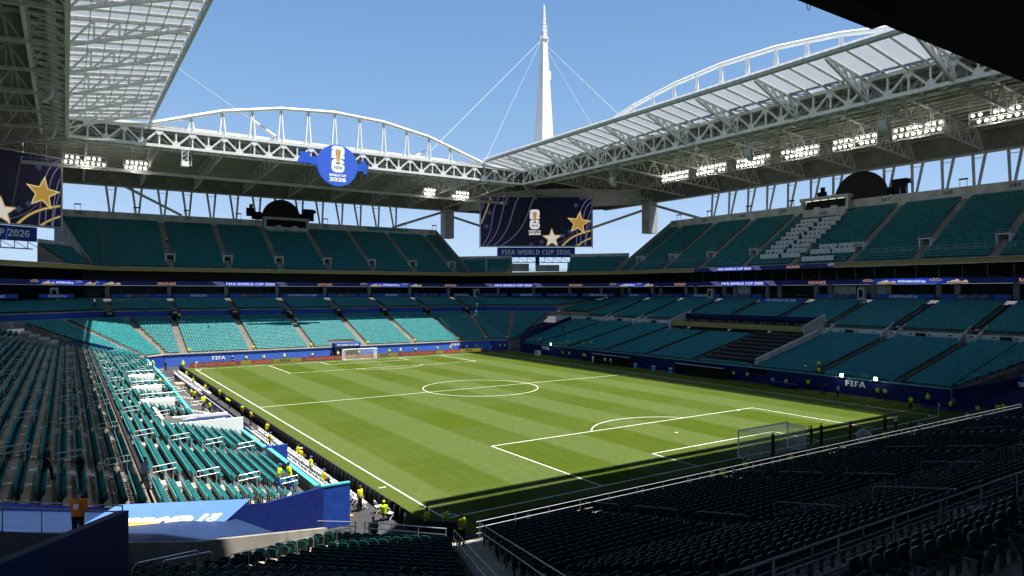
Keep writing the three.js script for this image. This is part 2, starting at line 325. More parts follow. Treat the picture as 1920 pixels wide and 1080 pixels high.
  new G().box(-2, 7.9, 84.35, 84, 1.25, .4).mesh('ledge_wall', M.greyWall, S.near);
  new G().box(-4, 7.4, 83.4, 86, .2, 1.6).mesh('walkway_slab', M.greyWall, S.near);
  // front walls
  const W1 = new G(); strip(W1, [[-46.5, -59.0], [-42.2, -57.4], [-38.9, -60.6], [-3.8, -60.6]], 0, 2.45, .25); strip(W1, [[2.2, -60.6], [38.9, -60.6], [42.2, -57.4], [46.5, -59.0]], 0, 2.45, .25); W1.mesh('front_wall', M.blue, S.far);
  const C1 = new G(); strip(C1, [[-42.2, -57.34], [-38.9, -60.54], [-3.8, -60.54]], 2.452, 2.62, .32); strip(C1, [[2.2, -60.54], [38.9, -60.54], [42.2, -57.34]], 2.452, 2.62, .32); C1.mesh('wall_coping', M.parapet, S.far);
  strip(new G(), [[42.05, 50.2], [42.05, -50.2]], 0, 2.35, .25).mesh('front_wall', M.blueDeep, S.right);
  strip(new G(), [[42.0, 50.25], [42.0, -50.2]], 2.352, 2.48, .32).mesh('wall_coping', M.teal, S.right);
  { const pts = [[41.9, 50.6, 2.5], [45.8, 53.7, 3.4], [49.3, 55.9, 4.3], [52.1, 57.3, 5.1], [65, 58.7, 8.4]];
    for (const q of [1, -1]) { const g = new G(); for (let i = 0; i < 4; i++) { const a = pts[i], b = pts[i + 1]; g.hexa([[a[0], 0, q * a[1]], [b[0], 0, q * b[1]], [b[0], 0, q * (b[1] + .2)], [a[0], 0, q * (a[1] + .2)], [a[0], a[2], q * a[1]], [b[0], b[2], q * b[1]], [b[0], b[2], q * (b[1] + .2)], [a[0], a[2], q * (a[1] + .2)]]); } g.mesh('end_wall', M.blueDeep, S.right); } }
  // left stand: grey parapet with teal coping, in three runs with gates between
  for (const [z0, z1, x] of [[28.6, 36.6, -42.0], [37.4, 49.7, -41.8]]) {
    new G().box(x, 1.35, (z0 + z1) / 2, .26, 2.7, z1 - z0).mesh('front_wall', M.greyWall, S.left);
    new G().box(x, 2.76, (z0 + z1) / 2, .34, .12, z1 - z0 + .08).mesh('wall_coping', M.teal, S.left);
    const holes = new G(); for (let z = z0 + 1; z < z1 - .6; z += .62) holes.box(x - .132, 2.25 - (Math.round(z * 7) % 2) * .04, z, .012, .1, .16); if (z1 > 25) holes.mesh('wall_vent', M.dark, S.left).userData.kind = 'stuff';
  }
  strip(new G(), [[-42.7, -49], [-43.3, -16], [-44.5, 20.6]], 0, 2.75, .26).mesh('front_wall', M.greyWall, S.left); strip(new G(), [[-42.66, -49], [-43.26, -16], [-44.46, 20.6]], 2.754, 2.87, .34).mesh('wall_coping', M.teal, S.left);
  // diagonal end wall of the left stand, then its raised blue corner
  { const g = new G(); const pts = [[-41.7, 50.7, 2.9], [-45.8, 53.7, 3.4], [-49.3, 55.9, 4.3], [-52.1, 57.3, 5.1], [-65, 58.7, 8.4]];
    for (let i = 0; i < 4; i++) { const a = pts[i], b = pts[i + 1]; g.hexa([[a[0], 0, a[1]], [b[0], 0, b[1]], [b[0] - .2, 0, b[1] - .15], [a[0] - .2, 0, a[1] - .15], [a[0], a[2], a[1]], [b[0], b[2], b[1]], [b[0] - .2, b[2], b[1] - .15], [a[0] - .2, a[2], a[1] - .15]]); }
    g.mesh('end_wall', M.blueMid, S.left);
    new G().box(-40.7, 1.35, 50.0, 1.9, 2.7, .25).mesh('end_wall', M.blue, S.left); new G().box(-40.7, 2.76, 50.0, 1.95, .1, .3).mesh('wall_coping', M.teal, S.left); }
  // near front kerb, kick walls behind the lower rows
  strip(new G(), [[-41.6, 56.75], [-37.3, 60.25], [41, 60.25]], 0, 1.32, .3).mesh('front_kerb', M.concrete, S.near);
  strip(new G(), [[-41.6, 56.7], [-37.3, 60.2], [41, 60.2]], 1.324, 1.42, .42).mesh('wall_coping', M.concrete, S.near);
  { const g = new G(); strip(g, [[64.9, 66], [64.9, -66]], 6.6, 8.5, .2); g.mesh('kick_wall', M.whiteWall, S.right); const d = new G(); for (let z = -62; z < 64; z += 3.1) d.box(64.885, 8.15 - .02 * (z % 2), z, .02, .2, .5); for (const z of AR) d.box(64.7, 7.6, z + 4.6, .3, 1.5, 1.5); d.mesh('panel_marking', M.dark, S.right).userData.kind = 'stuff'; }
  strip(new G(), [[-65.4, -66], [-65.4, 66]], 7, 9, .2).mesh('kick_wall', M.greyWall, S.left);
}
// ---------------------------------------------------------------- club tier, suites, ribbon, upper decks
const clubPts = { end: [50, 81.5], side: [65.3, 52] };
const T = { club: thing('club_tier', 'middle tier of teal seats under the suites, all round', 'tier'), suites: thing('suite_level', 'dark glazed suite level with columns under the gold edged upper deck', 'suite level') };
{
  const up = { base: 8.2 };
  straight(T.club, far, [-50, ...AF.slice(1, 9), 50], 81.6, 90.4, 11, 10.95, .205, { base: 8.4 });
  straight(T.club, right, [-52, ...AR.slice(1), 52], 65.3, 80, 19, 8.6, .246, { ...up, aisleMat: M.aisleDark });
  straight(T.club, left, [-52, ...AR.slice(1), 52], 65.6, 80, 18, 8.7, .256, up);
  for (const s of [1, -1]) rows(T.club, [50 * s, -81.6], [65.3 * s, -66], [50 * s, -90.4], [80 * s, -60], 11, 10.95, .205, { base: 8.4 });
  for (const s of [1, -1]) rows(T.club, [65.3 * s, -66], [65.3 * s, -52], [80 * s, -60], [80 * s, -52], 14, 9.6, .25, { base: 8.2 });
  // blue board band in front of the far club rows, boards between the gangways
  const line = [[-66.5, -64], [-50, -81.25], [50, -81.25], [65.2, -65.8]];
  strip(new G(), line, 8.2, 9.72, .2).mesh('kick_wall', M.greyWall, T.club);
  strip(new G(), line, 9.724, 10.95, .16).mesh('advertising_band', M.blue, T.club);
  strip(new G(), line.map(p => [p[0], p[1] + .02]), 10.954, 11.04, .26).mesh('wall_coping', M.parapet, T.club);
  // vomitory heads: black portal boxes at each gangway
  for (const x of AF.slice(1)) {
    const v = thing('tunnel_portal', null, 'portal', [x, 8.6, -80.6]); tag(v, `black tunnel portal in the blue band, ${['first', 'second', 'third', 'fourth', 'fifth', 'sixth', 'seventh', 'eighth'][AF.indexOf(x) - 1]} from the left at the far end`, 'portal', 'tunnel portals at the far end');
    new G().box(0, 1.15, .1, 1.9, 2.5, .9).mesh('portal_frame', M.black, v);
    new G().box(0, .55, .57, 1.2, 1.3, .02).mesh('opening', M.dark, v);
    const s = new G(); s.box(-.45, 1.95, .56, .12, .32, .02); for (let k = 0; k < 3; k++) s.box(.12, 2.06 - k * .12, .56, .7 - .12 * k, .06, .02); s.mesh('sign_marking', M.textGrey, v);
    const w = new G(); for (const q of [-1, 1]) w.hexa([[q * 1.05 - .08, -.5, .5], [q * 1.05 + .08, -.5, .5], [q * 1.05 + .08, -1.1, 3.4], [q * 1.05 - .08, -1.1, 3.4], [q * 1.05 - .08, 1.1, .5], [q * 1.05 + .08, 1.1, .5], [q * 1.05 + .08, -.2, 3.4], [q * 1.05 - .08, -.2, 3.4]]); w.mesh('cheek_wall', M.greyWall, v);
  }
  AR.forEach((z, i) => {
    if (i === 0 || (z > -18 && z < 18)) return;
    const v = thing('tunnel_portal', `pale ramp walls and portal in the right stand, ${['', 'nearest the far corner', 'second from far corner', 'third from far corner', '', '', 'beside the gold terrace', 'two before right edge', 'at right edge'][i]}`, 'portal', [64.6, 7.2, z]);
    new G().box(2.6, 1.6, 0, .7, 1.5, 1.9).mesh('portal_frame', M.black, v);
    const s = new G(); for (let k = 0; k < 3; k++) s.box(2.24, 2.05 - k * .14, -.1 - .08 * k, .02, .07, .8 - .14 * k); s.mesh('sign_marking', M.textGrey, v);
    for (const q of [-1, 1]) new G().hexa([[-1.6, -.6, q * 1.1 - .1], [2.6, -.6, q * 1.1 - .1], [2.6, -.6, q * 1.1 + .1], [-1.6, -.6, q * 1.1 + .1], [-1.6, .9, q * 1.1 - .1], [2.6, 2.6, q * 1.1 - .1], [2.6, 2.6, q * 1.1 + .1], [-1.6, .9, q * 1.1 + .1]]).mesh('cheek_wall', M.whiteWall, v);
  });
}
const rimBoard = [[-80.4, 60], [-80.4, -52], [-50, -90.8], [50, -90.8], [80.4, -52], [80.4, 60]];
const rimRib = rimBoard.map(p => [p[0] * .993, p[1] * .997]);
const off = (pts, k) => pts.map(p => [p[0] * (1 + k / 85), p[1] * (1 + k / 90)]);
{
  strip(new G(), off(rimBoard, 3), 13.9, 16.8, .2).mesh('suite_glazing', M.glassDark, T.suites);
  strip(new G(), off(rimBoard, 4), 17.8, 20.6, .2).mesh('suite_glazing', M.glassDark, T.suites);
  // floor slabs (ribbon slab and soffit of the upper deck) as annular quads
  const slab = (g, p, q, y0, y1) => { for (let i = 0; i + 1 < p.length; i++) { const a = p[i], b = p[i + 1], c = q[i + 1], d = q[i]; g.hexa([[a[0], y0, a[1]], [b[0], y0, b[1]], [c[0], y0, c[1]], [d[0], y0, d[1]], [a[0], y1, a[1]], [b[0], y1, b[1]], [c[0], y1, c[1]], [d[0], y1, d[1]]]); } return g; };
  slab(new G(), rimRib.map(p => [p[0] * 1.002, p[1] * 1.002]), off(rimBoard, 5), 16.85, 17.8).mesh('floor_slab', M.dark, T.suites);
  slab(new G(), off(rimBoard, .3), off(rimBoard, 4), 13.7, 14.0).mesh('floor_slab', M.dark, T.suites);
  // columns, mullions, counters
  const colF = [], put1 = (x, z, ry) => { new G().box(0, 15.4, 0, .9, 2.8, .5).mesh('column', M.greyWall, T.suites); const m = T.suites.children.at(-1); m.position.set(x, 0, z); m.rotation.y = ry; };
  for (const x of AF.slice(0)) put1(x, -91.8, 0);
  for (const z of AR) { put1(81.4, z, Math.PI / 2); }
  for (const z of AR) if (z < 45) { put1(81.4, z + 3.2, Math.PI / 2); }
  for (const [x, z] of [[56, -84.5], [63, -75.5], [70, -66.5], [76, -59]]) put1(x + 1.2, z - .8, -.9);
  const mull = new G(), bars = new G();
  for (let x = -50; x < 50; x += 2.15) { mull.box(x, 15.4, -93.75, .07, 2.6, .06); if (Math.abs(((x + 8.5) % 12.8) / 12.8) > .15) bars.box(x, 14.62 + .02, -92.9, 1.9, .12, .3); }
  for (let x = -52; x < 52; x += 4.2) mull.box(x, 19.1, -95, .12, 2.5, .06);
  for (let z = -52; z < 58; z += 4.1) { mull.box(84.0, 19.1, z, .06, 2.6, .12); bars.box(83, 18.1, z + 1.6, .1, .12, 2.6); bars.box(82.4, 14.55, z + 1, .3, .1, 3.2); }
  mull.mesh('mullion', M.galv, T.suites).userData.kind = 'stuff'; bars.mesh('counter', M.tan, T.suites).userData.kind = 'stuff';
  for (const [z0, z1] of [[9, 15], [15.5, 22], [-16, -11]]) new G().box(81.9, 15.7, (z0 + z1) / 2, .2, 1.7, z1 - z0).mesh('roller_blind', M.parapet, T.suites);
  // white box by the far left and far right ends of the suite front
  for (const [x, z] of [[-57.5, -83.2], [51.5, -89.4]]) { const g = new G(); g.box(x, 14.6, z, 1.5, 3.2, 1.2); g.mesh('camera_booth', M.whiteWall, T.suites); new G().box(x, 14.9, z + .62, .8, 1.6, .02).mesh('booth_opening', M.dark, T.suites); }
  for (const z of [-21.5, 17.2]) { new G().box(80.2, 14.6, z, 1.1, 3, 1.4).mesh('camera_booth', M.whiteWall, T.suites); new G().box(79.64, 14.9, z, .02, 1.6, .8).mesh('booth_opening', M.dark, T.suites); }
}
// patterned gold swirls for boards
const goldTex = canvasTex(512, 64, (c, w, h) => {
  c.fillStyle = '#14277c'; c.fillRect(0, 0, w, h); c.strokeStyle = '#a8946a'; c.lineWidth = 4;
  for (const x of [120, 250, 380]) for (let k = 0; k < 6; k++) { c.beginPath(); c.arc(x + (k % 2) * 10, h + 8, 14 + k * 11, Math.PI * 1.05, Math.PI * (1.5 + .08 * k)); c.stroke(); }
  c.fillStyle = '#b9a884'; for (let k = 0; k < 9; k++) { c.beginPath(); c.moveTo(60, 58); c.arc(60, 60, 52, Math.PI * (1.02 + k * .1), Math.PI * (1.07 + k * .1)); c.fill(); }
});
const bigPat = canvasTex(1024, 64, (c, w, h) => {
  c.fillStyle = '#3a66c4'; c.fillRect(0, 0, w, h); c.lineWidth = 2;
  for (let k = 0; k < 26; k++) { const x = (k * 137) % w; c.strokeStyle = k % 2 ? '#4b78d4' : '#2e58b4'; for (let j = 0; j < 5; j++) { c.beginPath(); c.arc(x, k % 3 ? h : 0, 12 + j * 9, 0, Math.PI * 2); c.stroke(); } c.fillStyle = '#3560c0'; c.fillRect((k * 211) % w, 8 + (k * 17) % 40, 26, 12); }
});
{
  const boardBlue = std([.03, .10, .45], { roughness: .5 });
  const farB = [[-53.7, '#FIFAWorldCup'], [-40.8, ''], [-27.7, 'MIAMI'], [-14.8, ''], [-2, 'FIFA WORLD CUP 2026'], [10.8, ''], [23.6, 'MIAMI'], [36.5, ''], [47, '#FIFAWorldCup']];
  const gm = printMat(goldTex);
  const board = (p, ry, len, txt, n) => {
    const b = thing('fascia_board', `blue suite board ${txt ? 'reading ' + txt : 'with gold swirls'}, ${n}`, 'board', p, ry);
    new G().box(0, .4, 0, len, .84, .12).mesh('panel', boardBlue, b);
    if (txt) lettering(b, txt, .56, [0, .13, .062], 0, M.textGrey, txt.length > 6 ? .92 : 1.5);
    else put('pattern_print', new THREE.PlaneGeometry(len * .55, .76), gm, b).position.set(0, .4, .064);
  };
  farB.forEach(([x, t], i) => { if (Math.abs(x) < 50) board([x, 14.0, -90.6], 0, i === 8 ? 5.5 : 11.6, t, `${['', 'first', 'second', 'third', 'fourth', 'fifth', 'sixth', 'seventh', 'eighth'][i]} along the far end from left`); else board([-57, 14.0, -82.4], .9, 10, t, 'in the far left corner'); });
  [['MIAMI', -49.2], ['', -36.9], ['#FIFAWorldCup', -24.5], ['', -12.1], ['', 12.6], ['#FIFAWorldCup', 25.3], ['', 37.6]].forEach(([t, z], i) => board([80.25, 14.0, z], -Math.PI / 2, 11.2, t, `${['first', 'second', 'third', 'fourth', 'fifth', 'sixth', 'seventh'][i]} along the right side from far`));
  board([77.6, 13.0, .2], -Math.PI / 2, 11.2, 'FIFA WORLD CUP 2026', 'lower one at middle right');
  [[54.8, -84.6], [61.5, -75.9], [68.2, -67.3], [75, -58.6]].forEach(([x, z], i) => board([x - .2, 14.0, z + .1], -.908, 9.6, i === 1 ? 'MIAMI' : i === 3 ? '#FIFAWorldCup' : '', `${['first', 'second', 'third', 'fourth'][i]} round the far right corner`));
  board([-79.9, 14, -40], Math.PI / 2, 11, 'MIAMI', 'on the left side'); board([-66.5, 14.0, -69.8], .908, 10, 'MIAMI', 'beside the far left corner');
}
// ---------------------------------------------------------------- LED ribbon
{
  const sec = 2048 / 4;
  const t = canvasTex(2048, 40, (c, w, h) => {
    for (let i = 0; i < 4; i++) { const g = c.createLinearGradient(i * sec, 0, (i + 1) * sec, 0); g.addColorStop(0, '#050930'); g.addColorStop(.3, '#1c3fc0'); g.addColorStop(.7, '#1c3fc0'); g.addColorStop(1, '#050930'); c.fillStyle = i % 2 ? '#060a38' : g; c.fillRect(i * sec, 0, sec + 1, h); }
    c.textAlign = 'center'; c.textBaseline = 'middle';
    const put = (s, x, size, colr, st) => { c.save(); c.translate(x, h / 2 + 1); c.scale(st, 1); c.font = `bold ${size}px sans-serif`; c.fillStyle = colr; c.fillText(s, 0, 0); c.restore(); };
    put('#FIFAWorldCup', sec * .5, 25, '#ffffff', .72); put('MIAMI', sec * 1.5, 30, '#c9936a', 1.1); put('FIFA WORLD CUP 2026', sec * 2.5, 30, '#ffffff', 1.0); put('MIAMI', sec * 3.5, 30, '#c9936a', 1.1);
    const fan = (x) => { for (let k = 0; k < 8; k++) { c.fillStyle = k % 2 ? '#b09a80' : '#6d5b50'; c.beginPath(); c.moveTo(x, h * .6); c.arc(x, h * .6, 30, Math.PI * (1 + k * .12), Math.PI * (1.08 + k * .12)); c.fill(); } c.fillStyle = '#c9b9a2'; for (let k = 0; k < 5; k++) { c.beginPath(); c.arc(x + 60 + k * 18, h - 6 - (k % 3) * 7, 11, 0, 7); c.fill(); } c.fillStyle = '#8a7564'; c.fillRect(x + 50, h - 12, 95, 12); };
    fan(sec * .07); fan(sec * .72);
    c.strokeStyle = '#a9a0c0'; c.lineWidth = 2.5; for (const x of [sec * 2.08, sec * 2.88]) for (let k = 0; k < 5; k++) { c.beginPath(); c.moveTo(x - 30 + k * 13, 0); c.quadraticCurveTo(x - 8 + k * 13, 16, x + 12 + k * 9, h); c.stroke(); }
  });
  const rb = thing('ribbon_display', 'long blue LED ribbon display running round the bowl below the suites', 'display');
  const m = screenMat(t, .28), y0 = 16.82, y1 = 17.86, P = rimRib;
  const seg = (a, b, u0) => { const L = Math.hypot(b[0] - a[0], b[1] - a[1]), u1 = u0 + L / 78; new G().quad([a[0], y0, a[1]], [b[0], y0, b[1]], [b[0], y1, b[1]], [a[0], y1, a[1]], [[u0, 0], [u1, 0], [u1, 1], [u0, 1]]).mesh('display_run', m, rb).castShadow = false; };
  seg(P[1], P[2], .62); seg(P[2], P[3], .125 + (P[2][0] + 54.4) / 78); seg(P[3], P[4], .625 - 14.5 / 78); seg(P[4], P[5], .625 + (P[4][1] + 12) / 78); seg(P[0], P[1], .1);
  // short second ribbon on the right upper deck edge
  const r2 = thing('ribbon_display', 'short LED ribbon on the right upper deck edge below the press desks', 'display');
  const a = [71.75, -19.5], b = [71.75, 16.3]; new G().quad([a[0], 20.1, a[1]], [b[0], 20.1, b[1]], [b[0], 21.0, b[1]], [a[0], 21.0, a[1]], [[.43, 0], [.43 + 35.8 / 60, 0], [.43 + 35.8 / 60, 1], [.43, 1]]).mesh('display_run', m, r2);
}
// ---------------------------------------------------------------- upper decks
const U = {};
{
  U.far = thing('upper_deck', 'far upper deck of shaded teal seats under a pale parapet', 'upper deck');
  U.right = thing('upper_deck', 'right upper deck of very dark shaded seats', 'upper deck');
  U.left = thing('upper_deck', 'left upper deck mostly hidden behind the left screen', 'upper deck');
  U.near = thing('upper_deck', 'near upper deck edge, a black overhang at the top right', 'upper deck');
  rows(U.far, [-50.5, -87], [-47.9, -87], [-57.5, -109], [-47.9, -109], 27, 21.0, .475, { floor: 20, base: 20.4 });
  straight(U.far, far, [-47.9, ...AF.slice(2, 9), 47.4], 87.0, 109, 27, 21.0, .475, { floor: 20, base: 20.4 });
  straight(U.right, right, [-47, ...AR.slice(1), 50], 72.4, 92.8, 26, 21.0, .497, { floor: 20, base: 20.4 });
  straight(U.left, left, [-47, -30, -15, 0, 15, 30, 47], 72.4, 92.8, 26, 21.0, .527, { floor: 20, base: 20.4 });
  for (const s of [1, -1]) {
    const q = p => [p[0] * s, p[1]];
    rows(U.far, q([s < 0 ? 50.9 : 47.8, s < 0 ? -82 : -87]), q([54.5, -77.1]), q([s < 0 ? 54.5 : 49.8, s < 0 ? -92 : -96.5]), q([60.5, -82.5]), 9, 21, .508, { floor: 20, base: 20.4, deep: true });
    rows(U.right, q([65.3, -61.4]), q([72.4, -50]), q([70.5, -66]), q([81, -52]), 9, 21, .508, { floor: 20, base: 20.4, deep: true });
    rows(U.far, q([54.5, -77.1]), q([65.3, -61.4]), q([56.4, -79]), q([67.2, -63.3]), 2, 21, .2, { floor: 20, base: 20.4, noSeats: true });
    strip(new G(), s > 0 ? [[49.5, -96.6], [60.5, -82.6]] : [[-60.5, -82.6], [-54.5, -92.1]], 24.8, 26.6, .2).mesh('parapet', M.parapet, U.far);
    strip(new G(), s > 0 ? [[70.5, -66.1], [81, -52]] : [[-81, -52], [-70.5, -66.1]], 24.8, 26.6, .2).mesh('parapet', M.parapet, s > 0 ? U.right : U.left);
    // sloping end walls of the tall decks
    { const x0 = s < 0 ? 50.6 : 47.5, x1 = s < 0 ? 57.6 : 47.5; new G().hexa([[s * x0, 20, -86.8], [s * (x0 + .3), 20, -86.8], [s * (x1 + .3), 20, -109.4], [s * x1, 20, -109.4], [s * x0, 22.2, -86.8], [s * (x0 + .3), 22.2, -86.8], [s * (x1 + .3), 36, -109.4], [s * x1, 36, -109.4]]).mesh('end_wall', M.greyWall, U.far); }
    new G().hexa([[s * 72.2, 20, -47.1], [s * 93.2, 20, -47.1], [s * 93.2, 20, -47.4], [s * 72.2, 20, -47.4], [s * 72.2, 22, -47.1], [s * 93.2, 35.8, -47.1], [s * 93.2, 35.8, -47.4], [s * 72.2, 22, -47.4]]).mesh('end_wall', M.greyWall, s > 0 ? U.right : U.left);
  }
  // gold fascia and soffit
  const gf = [[-72, 52], [-72, -49.5], [-47, -86.6], [47, -86.6], [72, -49.5], [72, 58]];
  strip(new G(), gf, 20.15, 21.0, .22).mesh('gold_fascia', M.gold, U.far);
  strip(new G(), gf.map(p => [p[0] * .998, p[1] * .998]), 21.004, 21.1, .3).mesh('fascia_coping', M.parapet, U.far);
  { const q = off(rimBoard, 9), p = gf, s = new G(); for (let i = 0; i + 1 < p.length; i++) s.quad([p[i][0], 20.14, p[i][1]], [p[i + 1][0], 20.14, p[i + 1][1]], [q[i + 1][0], 20.3, q[i + 1][1]], [q[i][0], 20.3, q[i][1]]); s.mesh('soffit', M.black, U.far); }
  // parapets with numbers
  new G().box(-5, 34.4, -109.25, 105.6, 3.1, .4).mesh('parapet', M.parapet, U.far);
  new G().box(93.05, 34.5, 1.5, .4, 3.3, 97).mesh('parapet', M.parapet, U.right);
  new G().box(-93.05, 34.5, 1.5, .4, 3.3, 97).mesh('parapet', M.parapet, U.left);
  [['328', -53], ['329', -40], ['330', -27.8], ['331', -14.9], ['333', 10.2], ['334', 23.5], ['336', 45.6]].forEach(([n, x]) => lettering(U.far, n, .62, [x, 34.95, -109.04], 0, M.textDark, 1.25, 'section_number'));
  [['342', -45.6], ['343', -34.4], ['344', -21.9], ['345', -9.8], ['347', 15.4], ['348', 27.7], ['349', 39.3]].forEach(([n, z]) => lettering(U.right, n, .72, [92.84, 34.95, z], -Math.PI / 2, M.textDark, 1.25, 'section_number'));
  lettering(U.far, '327', .6, [-57, 25.4, -87.2], .9, M.textDark, 1.25, 'section_number'); lettering(U.far, '337', .6, [54.6, 25.4, -89.2], -.9, M.textDark, 1.25, 'section_number'); lettering(U.right, '340', .6, [75.3, 25.4, -59.2], -.93, M.textDark, 1.25, 'section_number');
  // teal banner along the far parapet
  tag(new G().box(30.5, 35.3, -108.98, 14, 1.0, .1).mesh('banner', M.teal), 'teal banner strip on the far parapet right of centre', 'banner');
  // commentary boxes 332 and 346
  const box = (p, ry, w, n, label) => {
    const b = thing('commentary_box', label, 'press box', p, ry);
    new G().box(0, -1.2, 0, w, 2.4, 1.2).mesh('front_panel', M.parapet, b); new G().box(0, 2.4, -.3, w + 1.6, .7, 2).mesh('roof', M.parapet, b);
    new G().box(0, 1.05, -.9, w, 2.0, .2).mesh('interior', M.dark, b); for (const s of [-1, 1]) new G().box(s * (w / 2 + .3), .8, 0, .6, 2.9, 1.2).mesh('side_post', M.parapet, b);
    for (let k = 0; k < 5; k++) new G().box(-w / 2 + 1.2 + k * w / 5, .2, .1, w / 8, .5, .5).mesh('desk_screen', k % 2 ? M.steelGrey : M.dark, b);
    lettering(b, n, .68, [0, -1.4, .61], 0, M.textDark, 1.25, 'section_number'); return b;
  };
  box([-1.8, 34.1, -107.6], 0, 11.5, '332', 'pale commentary box numbered 332 at the top of the far upper deck');
  const cb = box([91.2, 34.6, 2.4], -Math.PI / 2, 10.5, '346', 'pale commentary box numbered 346 at the top of the right upper deck');
  const tb = new G(); for (let k = 0; k < 5; k++) tb.box(-4 + k * 2, 1.95, .3, 1.5, .07, .12); const lm = new THREE.MeshStandardMaterial({ color: col(.9, .9, .8), emissive: col(1, .95, .75), emissiveIntensity: .6 }); tb.mesh('lit_tube', lm, cb);
  // upper vomitories
  const proto = thing('vomitory', 'v', 'stair opening', [0, 0, 0]); proto.userData.group = 'white framed stair openings along the far upper deck';
  new G().box(-.95, .9, 0, .22, 2.3, 2.2).mesh('side_frame', M.whiteWall, proto); new G().box(.95, .9, 0, .22, 2.3, 2.2).mesh('side_frame', M.whiteWall, proto); new G().box(0, 2.15, .1, 2.12, .22, 2.4).mesh('lintel', M.whiteWall, proto);
  new G().box(0, .9, -.95, 1.66, 2.26, .12).mesh('back_panel', M.greyWall, proto); new G().box(.1, .7, -.86, .9, 1.9, .06).mesh('doorway', M.dark, proto);
  const rl = new G(); rl.tube([-1.3, 2.2, -1], [-1.3, 3.1, -1], .03); rl.tube([1.3, 2.2, -1], [1.3, 3.1, -1], .03); rl.tube([-1.3, 3.1, -1], [1.3, 3.1, -1], .03); rl.tube([-1.3, 2.7, -1], [1.3, 2.7, -1], .03); rl.tube([-1.3, 3.1, -1], [-1.3, 2.3, 1], .03); rl.tube([1.3, 3.1, -1], [1.3, 2.3, 1], .03); rl.mesh('guard_rail', M.galv, proto);
  const ord = ['first', 'second', 'third', 'fourth', 'fifth', 'sixth', 'seventh', 'eighth'];
  AF.slice(2).forEach((x, i) => { const l = `white framed stair opening in the far upper deck, ${ord[i]} from the left`; const p = [x, 22.3, -90.4]; if (!i) { proto.position.set(...p); proto.userData.label = l; } else copy(proto, l, p); });
  AR.slice(1).forEach((z, i) => { const c = copy(proto, `stair opening in the dark right upper deck, ${ord[i]} from the far corner`, [77.2, 22.9, z], -Math.PI / 2); c.userData.group = 'stair openings along the right upper deck'; });
  // mesh guard rails on the lower right upper deck
  for (const [z0, z1] of [[-40, -22], [22, 46]]) { const r = thing('guard_fence', `grey pipe guard fence low on the right upper deck, ${z0 < 0 ? 'far corner end' : 'right edge end'}`, 'fence', [74.6, 22.3, 0]); const g = new G(); for (let z = z0; z <= z1; z += 1.5) g.tube([0, 0, z], [0, 1.3, z], .035, .035, 6); for (const y of [.35, .7, 1.3]) g.tube([0, y, z0], [0, y, z1], .03, .03, 6); for (let z = z0; z < z1; z += .18) g.tube([0, .35, z], [0, 1.3, z], .008, .008, 4, false); g.mesh('fence_panel', M.galv, r); }
  // near deck overhang
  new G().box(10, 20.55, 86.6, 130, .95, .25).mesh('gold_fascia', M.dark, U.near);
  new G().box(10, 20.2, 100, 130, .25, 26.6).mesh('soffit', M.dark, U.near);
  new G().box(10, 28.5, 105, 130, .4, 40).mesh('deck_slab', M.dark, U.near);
  new G().box(-48, 20.02, 86.6, 9.4, .2, .3).mesh('cable_tray', M.dark, U.near);
  const hk = new G(); let pr = null; for (let k = 0; k <= 10; k++) { const a = k / 10 * Math.PI, p = [-45.2 + .05 * Math.cos(a), 19.96 - .13 * Math.sin(a), 86.45]; if (pr) hk.tube(pr, p, .006, .006, 5); pr = p; } hk.mesh('hanging_cable', M.black, U.near);
}
